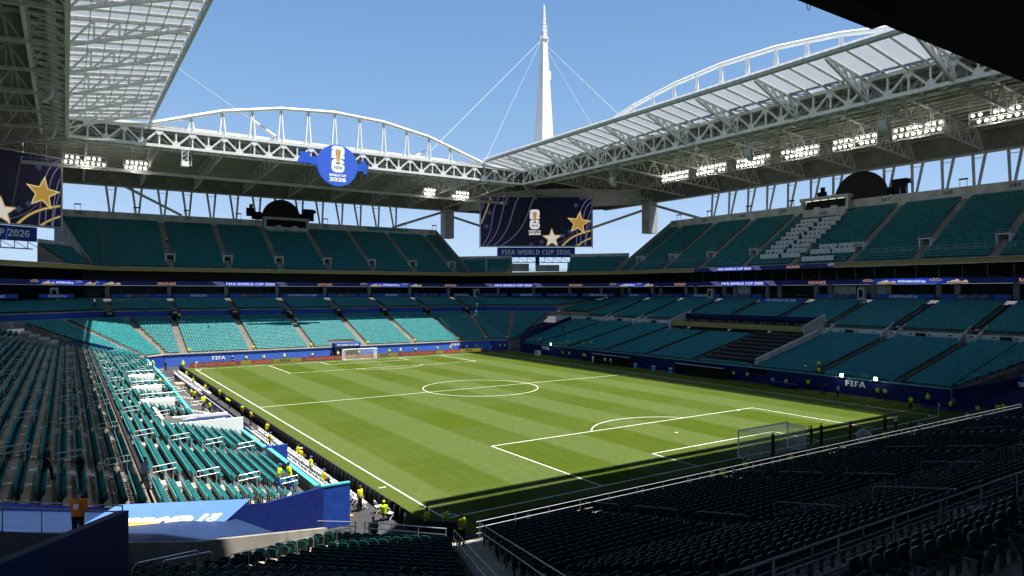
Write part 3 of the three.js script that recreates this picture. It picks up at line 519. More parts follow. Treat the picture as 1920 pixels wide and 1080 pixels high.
// ---------------------------------------------------------------- roof
const PT = { right: (a, d, h) => [d, h, a], left: (a, d, h) => [-d, h, a], far: (a, d, h) => [a, h, -d], near: (a, d, h) => [a, h, d] };
const deckY = (k) => 50.9 - 2.9 * k;                      // k: 0 inner edge .. 1 outer edge
const E0 = { right: 42.5, left: 40.3 };
function roofSide(name, label, P, o) {
  const r = thing('stadium_canopy', label, 'roof'), lit = M.steel;
  const { D, A, out, outA, edge, a0, kind } = o, yb = 46.6, yt = 50.2, step = 13 / 4;
  // two parallel trusses with verticals and diagonals
  const chord = (d, big) => {
    const b = new G().bar(P(-A, d, yb), P(A, d, yb), big ? .55 : .4, big ? .6 : .4).mesh('truss_chord', lit, r);
    new G().bar(P(-A, d, yt), P(A, d, yt), big ? .5 : .35, big ? .55 : .35).mesh('truss_chord', lit, r);
    let i = 0;
    const start = a0 - Math.floor((a0 + A) / step) * step;
    for (let a = start; a <= A; a += step, i++) {
      const k = Math.round((a - a0) / step), even = ((k % 2) + 2) % 2 === 0;
      new G().bar(P(a, d, yb + .3), P(a, d, yt - .26), .3, .3).mesh('vertical', lit, b);
      if (a + step <= A) new G().bar(P(a, d, even ? yt - .2 : yb + .25), P(a + step, d, even ? yb + .25 : yt - .2), .34, .34).mesh('diagonal', lit, b);
      if (big) {
        const g = new G(), y = even ? yt - .55 : yb + .5, w = .75, q = P(0, .2, 0), v = P(1, 0, 0);
        const c = P(a, d - .2, y), T = P(a, d + .2, y); const dx = [T[0] - c[0], 0, T[2] - c[2]];
        const u = k => [v[0] * k, 0, v[2] * k];
        const pts = even ? [[-w, .35], [w, .35], [w, -.05], [.35, -.75], [-.35, -.75], [-w, -.05]] : [[-w, -.35], [w, -.35], [w, .05], [.35, .75], [-.35, .75], [-w, .05]];
        for (const s of [0, 1]) { const p3 = pts.map(([x, yy]) => [c[0] + u(x)[0] + dx[0] * s, c[1] + yy, c[2] + u(x)[2] + dx[2] * s]); for (let k2 = 1; k2 < 5; k2++) g.tri(p3[0], p3[k2], p3[k2 + 1]); }
        g.mesh('gusset_plate', lit, b);
      }
    }
  };
  chord(D, true); if (kind !== 'near') chord(D + 4.2, false);
  { const g = new G(); for (let a = -A + 1; a < A; a += step) { g.bar(P(a, D, yb), P(a, D + 4.2, yb), .22); g.bar(P(a, D, yt), P(a, D + 4.2, yt), .22); } if (kind !== 'near') for (let a = -A + 1; a + step < A; a += step) g.bar(P(a, D, yb), P(a + step, D + 4.2, yb), .14); g.mesh('cross_tie', M.steelGrey, r).userData.kind = 'stuff'; }
  { const g = new G(); for (const y of [yb + .35, yb + 1.4]) g.bar(P(-A, D + 1.6, y), P(A, D + 1.6, y), y > yb + 1 ? .06 : .9, .08); for (let a = -A; a < A; a += 2) g.bar(P(a, D + 1.2, yb + .35), P(a, D + 1.2, yb + 1.4), .05); g.mesh('catwalk', M.steelGrey, r); }
  // opaque deck
  const k0 = kind === 'side' ? D - .2 : edge, w0 = kind === 'side' ? A : 55.3;
  const dk = new G();
  if (kind === 'near') {
    const L = d => lerp(edge, out, 0) && (d - edge) / (out - edge), wa = d => lerp(w0, outA, L(d)); const ring = (d0, d1) => dk.hexa([P(-wa(d0), d0, deckY(L(d0)) - .25), P(wa(d0), d0, deckY(L(d0)) - .25), P(wa(d1), d1, deckY(L(d1)) - .25), P(-wa(d1), d1, deckY(L(d1)) - .25), P(-wa(d0), d0, deckY(L(d0))), P(wa(d0), d0, deckY(L(d0))), P(wa(d1), d1, deckY(L(d1))), P(-wa(d1), d1, deckY(L(d1)))]);
    const cut = (d0, d1) => { const q = d => -21 - (d - edge) * 1.2; dk.hexa([P(q(d0), d0, 50.5), P(55, d0, 50.5), P(55, d1, 50.5), P(q(d1), d1, 50.5), P(q(d0), d0, 50.75), P(55, d0, 50.75), P(55, d1, 50.75), P(q(d1), d1, 50.75)]); }; cut(edge, edge + .75); cut(edge + 1.1, 68.95); ring(69.8, out);
  } else dk.hexa([P(-w0, k0, 50.65), P(w0, k0, 50.65), P(outA, out, 47.75), P(-outA, out, 47.75), P(-w0, k0, 50.9), P(w0, k0, 50.9), P(outA, out, 48), P(-outA, out, 48)]);
  dk.mesh('roof_deck', M.deck, r);
  for (let d = k0 + 2.4; d < out - 1; d += 2.3) { const t = (d - k0) / (out - k0), w = lerp(w0, outA, t) - .3, y = deckY(t) - .5; if (kind !== 'near') new G().bar(P(-w, d, y), P(w, d, y), .28, .46).mesh('purlin', M.purlin, r); }
  // rafters from the main truss to the outer girder
  for (let a = a0 - 13 * 5; a <= A; a += 13) {
    if (a < -A || kind === 'near') continue;
    const g = new G(), d0 = D, d1 = out - .6, n = 9, yB = t => lerp(46.5, 43.8, t), yT = t => deckY((lerp(d0, d1, t) - k0) / (out - k0)) - .75;
    g.bar(P(a, d0, yB(0)), P(a, d1, yB(1)), .42, .4); g.bar(P(a, d0, yT(0)), P(a, d1, yT(1)), .36, .36);
    for (let i = 0; i < n; i++) { const t = i / n, u = (i + .5) / n, v = (i + 1) / n, L = t => lerp(d0, d1, t); g.bar(P(a, L(t), yB(t)), P(a, L(u), yT(u)), .24); g.bar(P(a, L(u), yT(u)), P(a, L(v), yB(v)), .24); g.bar(P(a, L(u), yT(u)), P(a, L(u), yB(u)), .16); }
    g.mesh('rafter_truss', M.steelGrey, r);
  }
  // outer plate girder
  new G().hexa([P(-outA, out - .3, 43.4), P(outA, out - .3, 43.4), P(outA, out + .3, 43.4), P(-outA, out + .3, 43.4), P(-outA, out - .3, 47.7), P(outA, out - .3, 47.7), P(outA, out + .3, 47.7), P(-outA, out + .3, 47.7)]).mesh('plate_girder', M.greyWall, r);
  new G().hexa([P(-outA, out - .8, 43.1), P(outA, out - .8, 43.1), P(outA, out + .8, 43.1), P(-outA, out + .8, 43.1), P(-outA, out - .8, 43.39), P(outA, out - .8, 43.39), P(outA, out + .8, 43.39), P(-outA, out + .8, 43.39)]).mesh('girder_flange', M.parapet, r);
  // V columns between parapet and girder
  if (o.vs) for (const a of o.vs) { const g = new G(), d = out - 1.6; for (const s of [-1, 1]) g.tube(P(a + s * .35, d, 36), P(a + s * 1.15, out - .2, 43.2), .27, .3, 8); g.bar(P(a - 1.05, out - .35, 42.2), P(a + 1.05, out - .35, 42.2), .12); g.mesh('v_column', M.steelGrey, r); }
  // inner translucent canopy on the two long sides
  if (kind === 'side') {
    const e = E0[name];
    for (let a = a0 - 13 * 6; a <= A - 2; a += step) {
      const b0 = Math.max(a, -69.3), b1 = Math.min(a + step, 66.5); if (b1 - b0 < .3) continue;
      new G().hexa([P(b0 + .14, e + .6, 52.28), P(b1 - .14, e + .6, 52.28), P(b1 - .14, D - .3, 50.5), P(b0 + .14, D - .3, 50.5), P(b0 + .14, e + .6, 52.3), P(b1 - .14, e + .6, 52.3), P(b1 - .14, D - .3, 50.52), P(b0 + .14, D - .3, 50.52)]).mesh('translucent_panel', M.poly, r);
      new G().bar(P(b0, e + .3, 52.1), P(b0, D - .25, 50.3), .22, .42).mesh('panel_rib', lit, r);
      const fs = [[0, -.62], [.5, -.45], [.72, .05], [.5, .5], [0, .62]], g = new G();
      for (let i = 0; i < 4; i++) { const A1 = fs[i], B1 = fs[i + 1]; g.quad(P(b0 + .03, e + .3 - A1[0], 52.2 + A1[1]), P(b1 - .03, e + .3 - A1[0], 52.2 + A1[1]), P(b1 - .03, e + .3 - B1[0], 52.2 + B1[1]), P(b0 + .03, e + .3 - B1[0], 52.2 + B1[1])); }
      g.quad(P(b0 + .03, e + .3, 51.58), P(b1 - .03, e + .3, 51.58), P(b1 - .03, e + .3, 52.82), P(b0 + .03, e + .3, 52.82));
      g.mesh('edge_fascia', M.whiteWall, r);
    }
    if (o.cross) for (let d = e + 2.1; d < D - 1; d += 2.1) new G().bar(P(-66, d, 51.85 - (d - e) * .115), P(66, d, 51.85 - (d - e) * .115), .1, .16).mesh('purlin', M.steelGrey, r);
    for (let a = a0 - 13 * 5; a <= 62; a += 13) {
      if (a < -64) continue;
      const lo = t => [lerp(e + .7, D, t), lerp(51.6, 46.6, t)], hi = t => [lerp(e + .7, D, t), lerp(51.95, 50.0, t)];
      const b = new G().bar(P(a, ...lo(0)), P(a, ...lo(1)), .36, .4).mesh('cantilever_bracket', lit, r);
      new G().bar(P(a, ...hi(0)), P(a, ...hi(1)), .3, .34).mesh('bracket_chord', lit, b);
      for (let i = 1; i < 5; i++) { const t = i / 5; new G().bar(P(a, ...lo(t)), P(a, ...hi(t)), .26, .26).mesh('bracket_post', lit, b); if (i < 5) new G().bar(P(a, ...hi(t)), P(a, ...lo(t + .2)), .26, .26).mesh('bracket_diagonal', lit, b); }
    }
  } else {
    new G().hexa([P(kind === 'near' ? -21 : -54, edge - .3, 50.7), P(54, edge - .3, 50.7), P(54, edge + .1, 50.7), P(kind === 'near' ? -21 : -54, edge + .1, 50.7), P(kind === 'near' ? -21 : -54, edge - .3, 51.3), P(54, edge - .3, 51.3), P(54, edge + .1, 51.3), P(kind === 'near' ? -21 : -54, edge + .1, 51.3)]).mesh('edge_fascia', M.white, r);
  }
  // arched truss above
  if (o.arch) {
    const hA = a => 51.0 + o.arch * (1 - ((a - o.ac) / o.aw) ** 2), xs = [o.ac - o.aw, ...o.posts.filter((_, i) => i % 2 === 1), o.ac + o.aw], d = D + .2;
    const g = new G(); for (let i = 0; i + 1 < xs.length; i++) g.tube(P(xs[i], d, hA(xs[i])), P(xs[i + 1], d, hA(xs[i + 1])), .46, .46, 10); const ar = g.mesh('arch_tube', M.white, r);
    for (const a of o.posts) { const t = new G(), top = hA(a) - .5; const seg = xs.findIndex(x => x >= a), u = (a - xs[seg - 1]) / (xs[seg] - xs[seg - 1]), yt2 = lerp(hA(xs[seg - 1]), hA(xs[seg]), u); for (const s of [-1, 1]) t.tube(P(a + s * .14, d, yt2 - .2), P(a + s * .66, d, 50.4), .22, .26, 8); t.bar(P(a - .2, d, yt2 - 1.2), P(a + .2, d, yt2 - 1.2), .14); t.mesh('arch_post', M.white, ar);
      if (o.fit) { const f = new G(); for (const y of [52.6, 54.0, 55.3]) if (y < yt2 - 1) { f.bar(P(a + .5, d, y), P(a + 1.1, d - .2, y), .1); f.box(...P(a + 1.25, d - .2, y), .4, .55, .4); } f.mesh('arch_lamp', M.white, ar); } }
  }
  return r;
}
const postsF = [...Array(11)].map((_, k) => -32.6 + 6.42 * k), postsR = [...Array(15)].map((_, k) => -42.5 + 6.36 * k);
roofSide('right', 'right canopy roof with white trusses, translucent panels and rounded white edge', PT.right, { D: 55.3, A: 69, out: 98, outA: 82, a0: 6.2, kind: 'side', vs: [-34.6, -28.7, -22.5, -16.6, -10.5, -4.2, 1.6, 7.6, 13.6, 19.6, 25.6, 31.4, 37.6, 43.6], arch: 10.4, ac: 4, aw: 55, posts: postsR, fit: true });
roofSide('left', 'left canopy roof seen from below, with ribbed translucent panels, at the top left', PT.left, { D: 55.3, A: 69, out: 98, outA: 82, a0: 3.5, kind: 'side', cross: true });
roofSide('far', 'far canopy roof with a bright sunlit white truss and arch', PT.far, { D: 69.3, A: 55.3, edge: 69.9, out: 113.5, outA: 72, a0: .2, kind: 'end', vs: [-45.6, -39.6, -33.5, -27.4, -21.2, -15.1, -8.9, -2.6, 3.5, 9.7, 15.9, 21.9, 28, 34], arch: 8.3, ac: 1, aw: 42, posts: postsF });
roofSide('near', 'near canopy roof overhead that shades the near end', PT.near, { D: 70.8, A: 55.3, edge: 58.4, out: 113.5, outA: 72, a0: .2, kind: 'near' });
{ // corner decks and piers
  const r = thing('roof_corner', 'roof deck and concrete piers at the far right corner behind the screen', 'roof');
  const cd = (s, t, par) => { const q = (x, y, z) => [x * s, y, z * t]; const g = new G(); g.tri(q(55.3, 50.8, -69), q(98, 47.9, -82), q(72, 47.9, -113.5)); g.tri(q(55.3, 50.6, -69), q(98, 47.7, -82), q(72, 47.7, -113.5)); g.quad(q(98, 43.4, -82), q(72, 43.4, -113.5), q(72, 47.8, -113.5), q(98, 47.8, -82)); g.mesh('corner_deck', M.deck, par);
    const tr = new G(); tr.bar(q(55.3, 46.6, -69), q(85, 44, -97.7), .5); tr.bar(q(55.3, 50.0, -69), q(85, 47, -97.7), .4); for (let i = 0; i < 8; i++) { const a = i / 8, b = (i + .5) / 8, c = (i + 1) / 8, p = t => [lerp(55.3, 85, t), lerp(-69, -97.7, t)]; tr.bar(q(p(a)[0], lerp(46.6, 44, a), p(a)[1]), q(p(b)[0], lerp(50, 47, b), p(b)[1]), .26); tr.bar(q(p(b)[0], lerp(50, 47, b), p(b)[1]), q(p(c)[0], lerp(46.6, 44, c), p(c)[1]), .26); } tr.mesh('hip_truss', M.steelGrey, par); };
  cd(1, 1, r);
  const r2 = thing('roof_corner', 'roof deck at the far left corner above the left screen', 'roof'); cd(-1, 1, r2);
  const r3 = thing('roof_corner', 'roof deck at the near right corner', 'roof'); cd(1, -1, r3); const r4 = thing('roof_corner', 'roof deck at the near left corner', 'roof'); cd(-1, -1, r4);
  for (const [x, z] of [[53.6, -112.5], [97.2, -60]]) { const g = new G(); g.box(x, 38.5, z, 3.4, 9.8, 3.4); g.mesh('pier', M.parapet, r); }
  for (const [p, q] of [[[53.6, 41.5, -112], [70, 35.5, -103]], [[97, 41.5, -60], [86, 36, -74]], [[53.6, 43.2, -111.6], [33, 36.2, -111.4]], [[97, 43.2, -61], [97, 36.3, -39]]]) new G().tube(p, q, .4, .4, 8).mesh('raking_strut', M.steelGrey, r);
  new G().tube([-42.5, 43.2, -112.5], [-29, 36.2, -111.2], .35, .35, 8).mesh('raking_strut', M.steelGrey, r2);
  { const h = thing('technical_hut', 'grey technical huts and rails below the far right screen', 'hut', [62, 21.6, -71.2], -.62); new G().box(-5, 1, 0, 5, 2.2, 2).mesh('hut', M.greyWall, h); new G().box(3, .8, 0, 7, 1.8, 2).mesh('hut', M.greyWall, h); new G().box(10, 1.2, -.4, 2, 2.4, 2).mesh('hut', M.whiteWall, h); const g = new G(); for (const y of [.3, .7, 1.1]) g.tube([-14, y - .6, 2], [14, y - .6, 2], .04, .04, 6); for (let x = -14; x <= 14; x += 1.2) g.tube([x, -.7, 2], [x, .5, 2], .04, .04, 6); g.mesh('guard_rail', M.galv, h); new G().box(0, 2.3, .2, 1.2, 3.4, 1.2).mesh('camera_post', M.blueDeep, h); }
  // pale rounded apron below the corner deck
  const ap = new G(), N = 14; for (let i = 0; i < N; i++) { const f = k => { const t = k / N; const x = lerp(58, 97.5, t), z = lerp(-112.5, -64, t), b = Math.sin(t * Math.PI); return [[x + 2 * b, 43.3, z - 2 * b], [x - 9 * b, 47.6, z + 8 * b]]; }; const a = f(i), b = f(i + 1); ap.quad(a[0], b[0], b[1], a[1]); } ap.mesh('corner_apron', M.whiteWall, r);
}
// floodlights
const lampGeo = new THREE.CylinderGeometry(.25, .22, .3, 14); lampGeo.rotateX(Math.PI / 2);
function flood(p, ry, n, label, gap = 1.12) {
  const f = thing('floodlight_bank', label, 'floodlights', p, ry, 'floodlight banks under the roof');
  const w = n * gap, g = new G(); for (const y of [-1.15, 0, 1.15]) g.box(0, y, -.35, w, .12, .12); for (const x of [-w / 2, 0, w / 2]) { g.box(x, 0, -.35, .12, 2.4, .12); g.box(x, 2.2, -.5, .1, 2.6, .1); } g.mesh('frame', M.steelGrey, f);
  for (let i = 0; i < n; i++) for (const y of [-.58, .58]) { if (n > 7 && hash(i, Math.round(y * 2), Math.round(p[2])) < .08) continue; const l = put('lamp', lampGeo, lampMat, f); l.position.set((i - (n - 1) / 2) * gap + (y > 0 ? .2 : 0), y, 0); l.rotation.x = .35; l.castShadow = false; }
  const L = new THREE.PointLight(new THREE.Color(1, .96, .86), 5); L.position.set(0, -.9, 1.3); L.castShadow = true; f.add(L);
}
[-29.2, -17.6, -5.6, 6.2, 18.2, 30.2, 43.2].forEach((z, i) => flood([75.4, 45.1, z], -Math.PI / 2, 8, `bright floodlight bank under the right roof, ${['first', 'second', 'third', 'fourth', 'fifth', 'sixth', 'seventh'][i]} from the far corner`));
[[-51.9, 8, 'leftmost'], [-41.8, 5, 'second from left'], [34.8, 4, 'third from left'], [45.4, 6, 'rightmost, near the corner']].forEach(([x, n, t]) => flood([x, 45.1, -88.4], 0, n, `bright floodlight bank under the far roof, ${t}`, n === 8 ? 1.05 : .95));
{ const w = thing('lighting_catwalk', 'thin catwalk rails that carry the floodlights under the right and far roofs', 'catwalk'); const g = new G(); g.bar([75.9, 43.7, -66], [75.9, 43.7, 66], .8, .1); g.bar([75.4, 44.7, -66], [75.4, 44.7, 66], .06); for (let z = -66; z < 66; z += 2.4) g.bar([75.4, 43.7, z], [75.4, 44.7, z], .05); for (let z = -62; z < 66; z += 6.5) g.bar([75.9, 43.7, z], [75.9, 48.9, z], .09); g.bar([-66, 43.7, -88.9], [66, 43.7, -88.9], .1, .8); g.bar([-66, 44.7, -88.4], [66, 44.7, -88.4], .06); for (let x = -66; x < 66; x += 2.4) g.bar([x, 43.7, -88.4], [x, 44.7, -88.4], .05); for (let x = -62; x < 66; x += 6.5) g.bar([x, 43.7, -88.9], [x, 48.9, -88.9], .09); g.mesh('walkway', M.steelGrey, w); }
// hanging loudspeaker arrays
function speaker(p, ry, label, s = 1) {
  const t = thing('speaker_array', label, 'loudspeaker', p, ry, 'loudspeaker arrays under the roof');
  const c = new G(); for (const x of [-.5, .5]) for (const z of [-.5, .5]) c.bar([x, 0, z], [x, 3.2, z], .09); for (let k = 0; k < 4; k++) { c.bar([-.5, k * .8, -.5], [.5, k * .8 + .8, -.5], .06); c.bar([.5, k * .8, .5], [-.5, k * .8 + .8, .5], .06); c.bar([-.5, k * .8, .5], [-.5, k * .8 + .8, -.5], .06); } c.mesh('lattice', M.steelGrey, t);
  for (let k = 0; k < 7; k++) { const a = k * .16; const b = put('speaker_box', new THREE.BoxGeometry(1.3 * s, .4 * s, .8 * s), M.steelGrey, t); b.position.set(0, -.2 - Math.sin(.25 + a) * 2.2 * s + .55, .2 + (1 - Math.cos(a)) * -1.9 * s); b.rotation.x = a + .2; }
}
speaker([57.6, 43.6, 33.6], -Math.PI / 2, 'curved grey loudspeaker array under the right truss nearest the camera');
speaker([57.6, 43.6, 7.0], -Math.PI / 2, 'curved grey loudspeaker array under the middle of the right truss');
speaker([57.6, 43.6, -33], -Math.PI / 2, 'curved grey loudspeaker array under the right truss near the far corner');
speaker([33.5, 43.8, -70.5], 0, 'loudspeaker array under the far truss right of the round sign', .8);
speaker([-57.5, 44, -22], Math.PI / 2, 'dark curved loudspeaker array under the left truss, upper one'); speaker([-57.5, 44, -50], Math.PI / 2, 'dark curved loudspeaker array under the left truss, lower one');
{ const t = thing('camera_rig', 'small white lattice camera rig hanging from the far truss at left', 'camera rig', [-33.8, 43.0, -69.5]); const g = new G(); for (const x of [-.6, .6]) for (const z of [-.6, .6]) g.bar([x, .6, z], [x, 3.6, z], .1); for (let k = 0; k < 3; k++) { g.bar([-.6, .6 + k, .6], [.6, 1.6 + k, .6], .08); g.bar([.6, .6 + k, -.6], [-.6, 1.6 + k, -.6], .08); } g.mesh('lattice', M.white, t); new G().box(0, .2, 0, 1.5, 1.1, 1.4).mesh('housing', M.white, t); new G().bar([1.3, 0, 0], [1.3, 2.2, 0], .08).bar([.6, 0, 0], [1.3, 0, 0], .08).bar([.6, 2.2, 0], [1.3, 2.2, 0], .08).mesh('arm', M.white, t); }
for (const [p, r, l] of [[[-53.4, 41.6, 36], .95, 'big white dome camera hanging from the left truss at top left'], [[54.2, 44.8, -3.2], .55, 'white dome camera under the right truss']]) { const t = thing('dome_camera', l, 'camera', p); put('dome', new THREE.SphereGeometry(r, 20, 14), M.whiteWall, t); new G().tube([0, r * .7, 0], [0, r * 1.7, 0], r * .35, r * .45, 12).bar([-r, r * 1.7, 0], [-r * 2, r * 2.6, 0], .2).mesh('mount', M.steelGrey, t); }
// mast with stays
{
  const m = thing('roof_mast', 'tall white tapering mast with stays behind the far right corner', 'mast', [85.3, 0, -99.8]);
  const s = new G(), sec = [[49, 2.75], [60, 2.6], [68, 2.45], [90, 1.5], [104.5, .8]]; for (let i = 0; i + 1 < sec.length; i++) { const [y, r] = sec[i], [y2, r2] = sec[i + 1]; s.hexa([[-r, y, -r], [r, y, -r], [r, y, r], [-r, y, r], [-r2, y2, -r2], [r2, y2, -r2], [r2, y2, r2], [-r2, y2, r2]]); } s.mesh('shaft', M.white, m);
  const h = new G(); h.box(0, 104.9, 0, 2.6, .8, 2.2); h.box(-1.3, 104.4, 0, .9, 1.8, .7); h.box(1.3, 104.4, 0, .9, 1.8, .7); h.box(0, 106.4, 0, 1.2, 2.2, 1.2); h.mesh('stay_head', M.steel, m);
  const l = new G(); for (const [x, z] of [[-.55, -.55], [.55, -.55], [.55, .55], [-.55, .55]]) l.bar([x, 107, z], [x * .25, 116.5, z * .25], .26); for (let k = 0; k < 7; k++) { const a = .55 * (1 - k / 9.5), y = 107.3 + k * 1.25; l.bar([-a, y, a], [a, y + 1, a], .12); l.bar([a, y, -a], [-a, y + 1, -a], .12); l.bar([-a, y, -a], [-a, y + 1, a], .12); l.bar([a, y, a], [a, y + 1, -a], .12); } l.tube([0, 115, 0], [0, 118, 0], .1, .03, 6); l.tube([1.3, 105, 0], [1.3, 110, 0], .16, .1, 6); l.mesh('lattice_tip', M.white, m);
  const lad = new G(); lad.box(2.2, 92, .4, .7, 3, .7); lad.bar([1.75, 86, .4], [1.2, 103, .4], .16); lad.mesh('ladder_cage', M.white, m);
  const st = [[[24, 51.2, -69.3], .06, 1], [[41.5, 51, -68], .035, 0], [[55.3, 51.5, -21], .055, 1], [[55.6, 51.6, -34], .03, 0], [[79.5, 58, -97], .05, 1], [[92.5, 58, -103], .05, 1]];
  st.forEach(([q, r, w]) => new G().tube([q[0] < 70 ? -1.2 : 0, 104, 0], [q[0] - 85.3, q[1], q[2] + 99.8], r, r, 6).mesh('stay_cable', M.cable, m));
  const k = new G(); k.tube([20.6 - 85.3, 50.4, 30.2], [25.2 - 85.3, 53.5, 29.2], .35, .2, 8); k.mesh('cable_socket', M.white, m);
  const m2 = thing('stay_cable', 'thin roof stay cable running down to the far truss at upper left', 'cable'); new G().tube([-84, 104, -99], [-14.6, 51.6, -69.4], .055, .055, 6).mesh('cable', M.cable, m2); new G().tube([-19.5, 55.4, -71.5], [-14.6, 51.6, -69.4], .3, .4, 8).mesh('cable_socket', M.white, m2);
}
// ---------------------------------------------------------------- screens and signs
function emblem(c, x, y, h) {                                    // stacked 2 over 6 with a gold cup
  const w = h * .5, r = w * .27; c.fillStyle = '#f4f4fb';
  const rr = (x, y, w, h, r) => { c.beginPath(); c.moveTo(x + r, y); c.arcTo(x + w, y, x + w, y + h, r); c.arcTo(x + w, y + h, x, y + h, r); c.arcTo(x, y + h, x, y, r); c.arcTo(x, y, x + w, y, r); c.fill(); };
  rr(x - w / 2, y, w, h * .48, r); c.fillRect(x - w / 2, y + h * .3, w, h * .18); rr(x - w / 2, y + h * .5, w, h * .5, r * 1.2);
  c.fillStyle = c.bg; c.beginPath(); c.moveTo(x - w / 2 - 1, y + h * .155); c.lineTo(x - w * .34, y + h * .155); c.lineTo(x - w / 2 - 1, y + h * .22); c.fill(); c.beginPath(); c.moveTo(x + w / 2 + 1, y + h * .29); c.lineTo(x + w * .36, y + h * .355); c.lineTo(x + w / 2 + 1, y + h * .355); c.fill();
  c.beginPath(); c.moveTo(x + w / 2 + 1, y + h * .62); c.lineTo(x + w * .3, y + h * .70); c.lineTo(x + w / 2 + 1, y + h * .71); c.fill();
  const g = c.createLinearGradient(x - w * .2, 0, x + w * .2, 0); g.addColorStop(0, '#7a4a10'); g.addColorStop(.45, '#f0c050'); g.addColorStop(1, '#8a3a10'); c.fillStyle = g;
  c.beginPath(); c.arc(x, y + h * .22, w * .19, 0, 7); c.fill(); c.beginPath(); c.moveTo(x - w * .19, y + h * .22); c.quadraticCurveTo(x - w * .14, y + h * .4, x - w * .09, y + h * .62); c.lineTo(x + w * .09, y + h * .62); c.quadraticCurveTo(x + w * .14, y + h * .4, x + w * .19, y + h * .22); c.fill();
  c.fillStyle = '#30261c'; c.fillRect(x - w * .16, y + h * .63, w * .32, h * .05); c.fillStyle = '#101018'; c.font = `bold ${h * .15}px sans-serif`; c.textAlign = 'center'; c.textBaseline = 'alphabetic'; c.fillText('FIFA', x, y + h * .88);
}
function words(c, s, x, y, w, size, colr) { c.font = `bold ${size}px sans-serif`; c.textAlign = 'center'; c.textBaseline = 'middle'; c.fillStyle = colr; const m = c.measureText(s).width; c.save(); c.translate(x, y); c.scale(w / m, 1); c.fillText(s, 0, 0); c.lineWidth = size * .05; c.strokeStyle = colr; c.strokeText(s, 0, 0); c.restore(); }
const screenTex = canvasTex(1452, 640, (c, w, h) => {
  c.bg = '#03031a'; const g = c.createRadialGradient(w * .5, h * .5, 100, w * .5, h * .5, w * .6); g.addColorStop(0, '#020210'); g.addColorStop(.6, '#040424'); g.addColorStop(1, '#080b3c'); c.fillStyle = g; c.fillRect(0, 0, w, h);
  const curve = (pts, lw, col) => { c.strokeStyle = col; c.lineWidth = lw; c.beginPath(); c.moveTo(...pts[0]); c.bezierCurveTo(...pts[1], ...pts[2], ...pts[3]); c.stroke(); };
  [[230, 20], [330, 70], [450, 165], [640, 265]].forEach(([x, b], i) => { for (const d of [0, 7]) curve([[x + d + i * 20, 0], [x - 130 + d + i * 26, 190], [x - 40 + d + i * 8, 420], [b - 10 + d - i * 8 + i * 10, h]], 4, d ? '#8d8ca6' : '#5b5a78'); });
  for (const d of [0, 8, 14]) curve([[112 + d, 0], [90 + d, 120], [50 + d, 200], [0, 330 + d * 2]], 4, '#d9b65a'); curve([[50, 0], [40, 60], [20, 120], [0, 170]], 6, '#8d8a96');
  [[1455, 0, 1275, 240], [1455, 60, 1330, 240], [1455, 160, 1390, 300], [1455, 280, 1400, 420]].forEach(([x, y, a, b]) => { for (const d of [0, 6]) curve([[x, y + d], [a + 40 + d, y + 60], [a + d, b], [a + d - 20, 640]], 4, '#84839c'); });
  curve([[1270, 210], [1330, 420], [1180, 560], [960, 620]], 5, '#6f6e88');
  for (const d of [0, 10, 22, 30]) { curve([[1060 + d, h], [1130 + d, 560], [1240, 470 + d], [w, 430 + d * .6]], 9, ['#7b6024', '#caa650', '#efe3c0', '#9a7a34'][[0, 10, 22, 30].indexOf(d)]); curve([[1260 + d, h], [1310, 600 + d * .5], [1380, 560 + d * .5], [w, 530 + d * .6]], 9, ['#7b6024', '#caa650', '#efe3c0', '#9a7a34'][[0, 10, 22, 30].indexOf(d)]); }
  const star = (x, y, R, rot, a, b) => { const p = k => { const t = rot + k * Math.PI / 5, q = k % 2 ? R * .42 : R; return [x + Math.sin(t) * q, y - Math.cos(t) * q]; }; c.fillStyle = a; c.beginPath(); for (let k = 0; k < 10; k++) c.lineTo(...p(k)); c.closePath(); c.fill(); c.lineWidth = R * .07; c.strokeStyle = b; c.stroke(); };
  star(1290, 340, 150, .12, '#c49a42', '#f2dca0'); star(936, 545, 128, -.02, '#ece6da', '#d8b768');
  [[70, 385], [110, 200], [140, 40], [1255, 105], [1330, 10], [1080, 510], [800, 590], [665, 630], [1170, 450]].forEach(([x, y], i) => star(x, y, 38, .3 + i, '#3c3c5c', '#4c4c6e'));
  emblem(c, 708, 160, 262); words(c, 'WORLD CUP', 708, 446, 160, 26, '#fff'); words(c, '2026', 708, 482, 160, 42, '#fff');
});
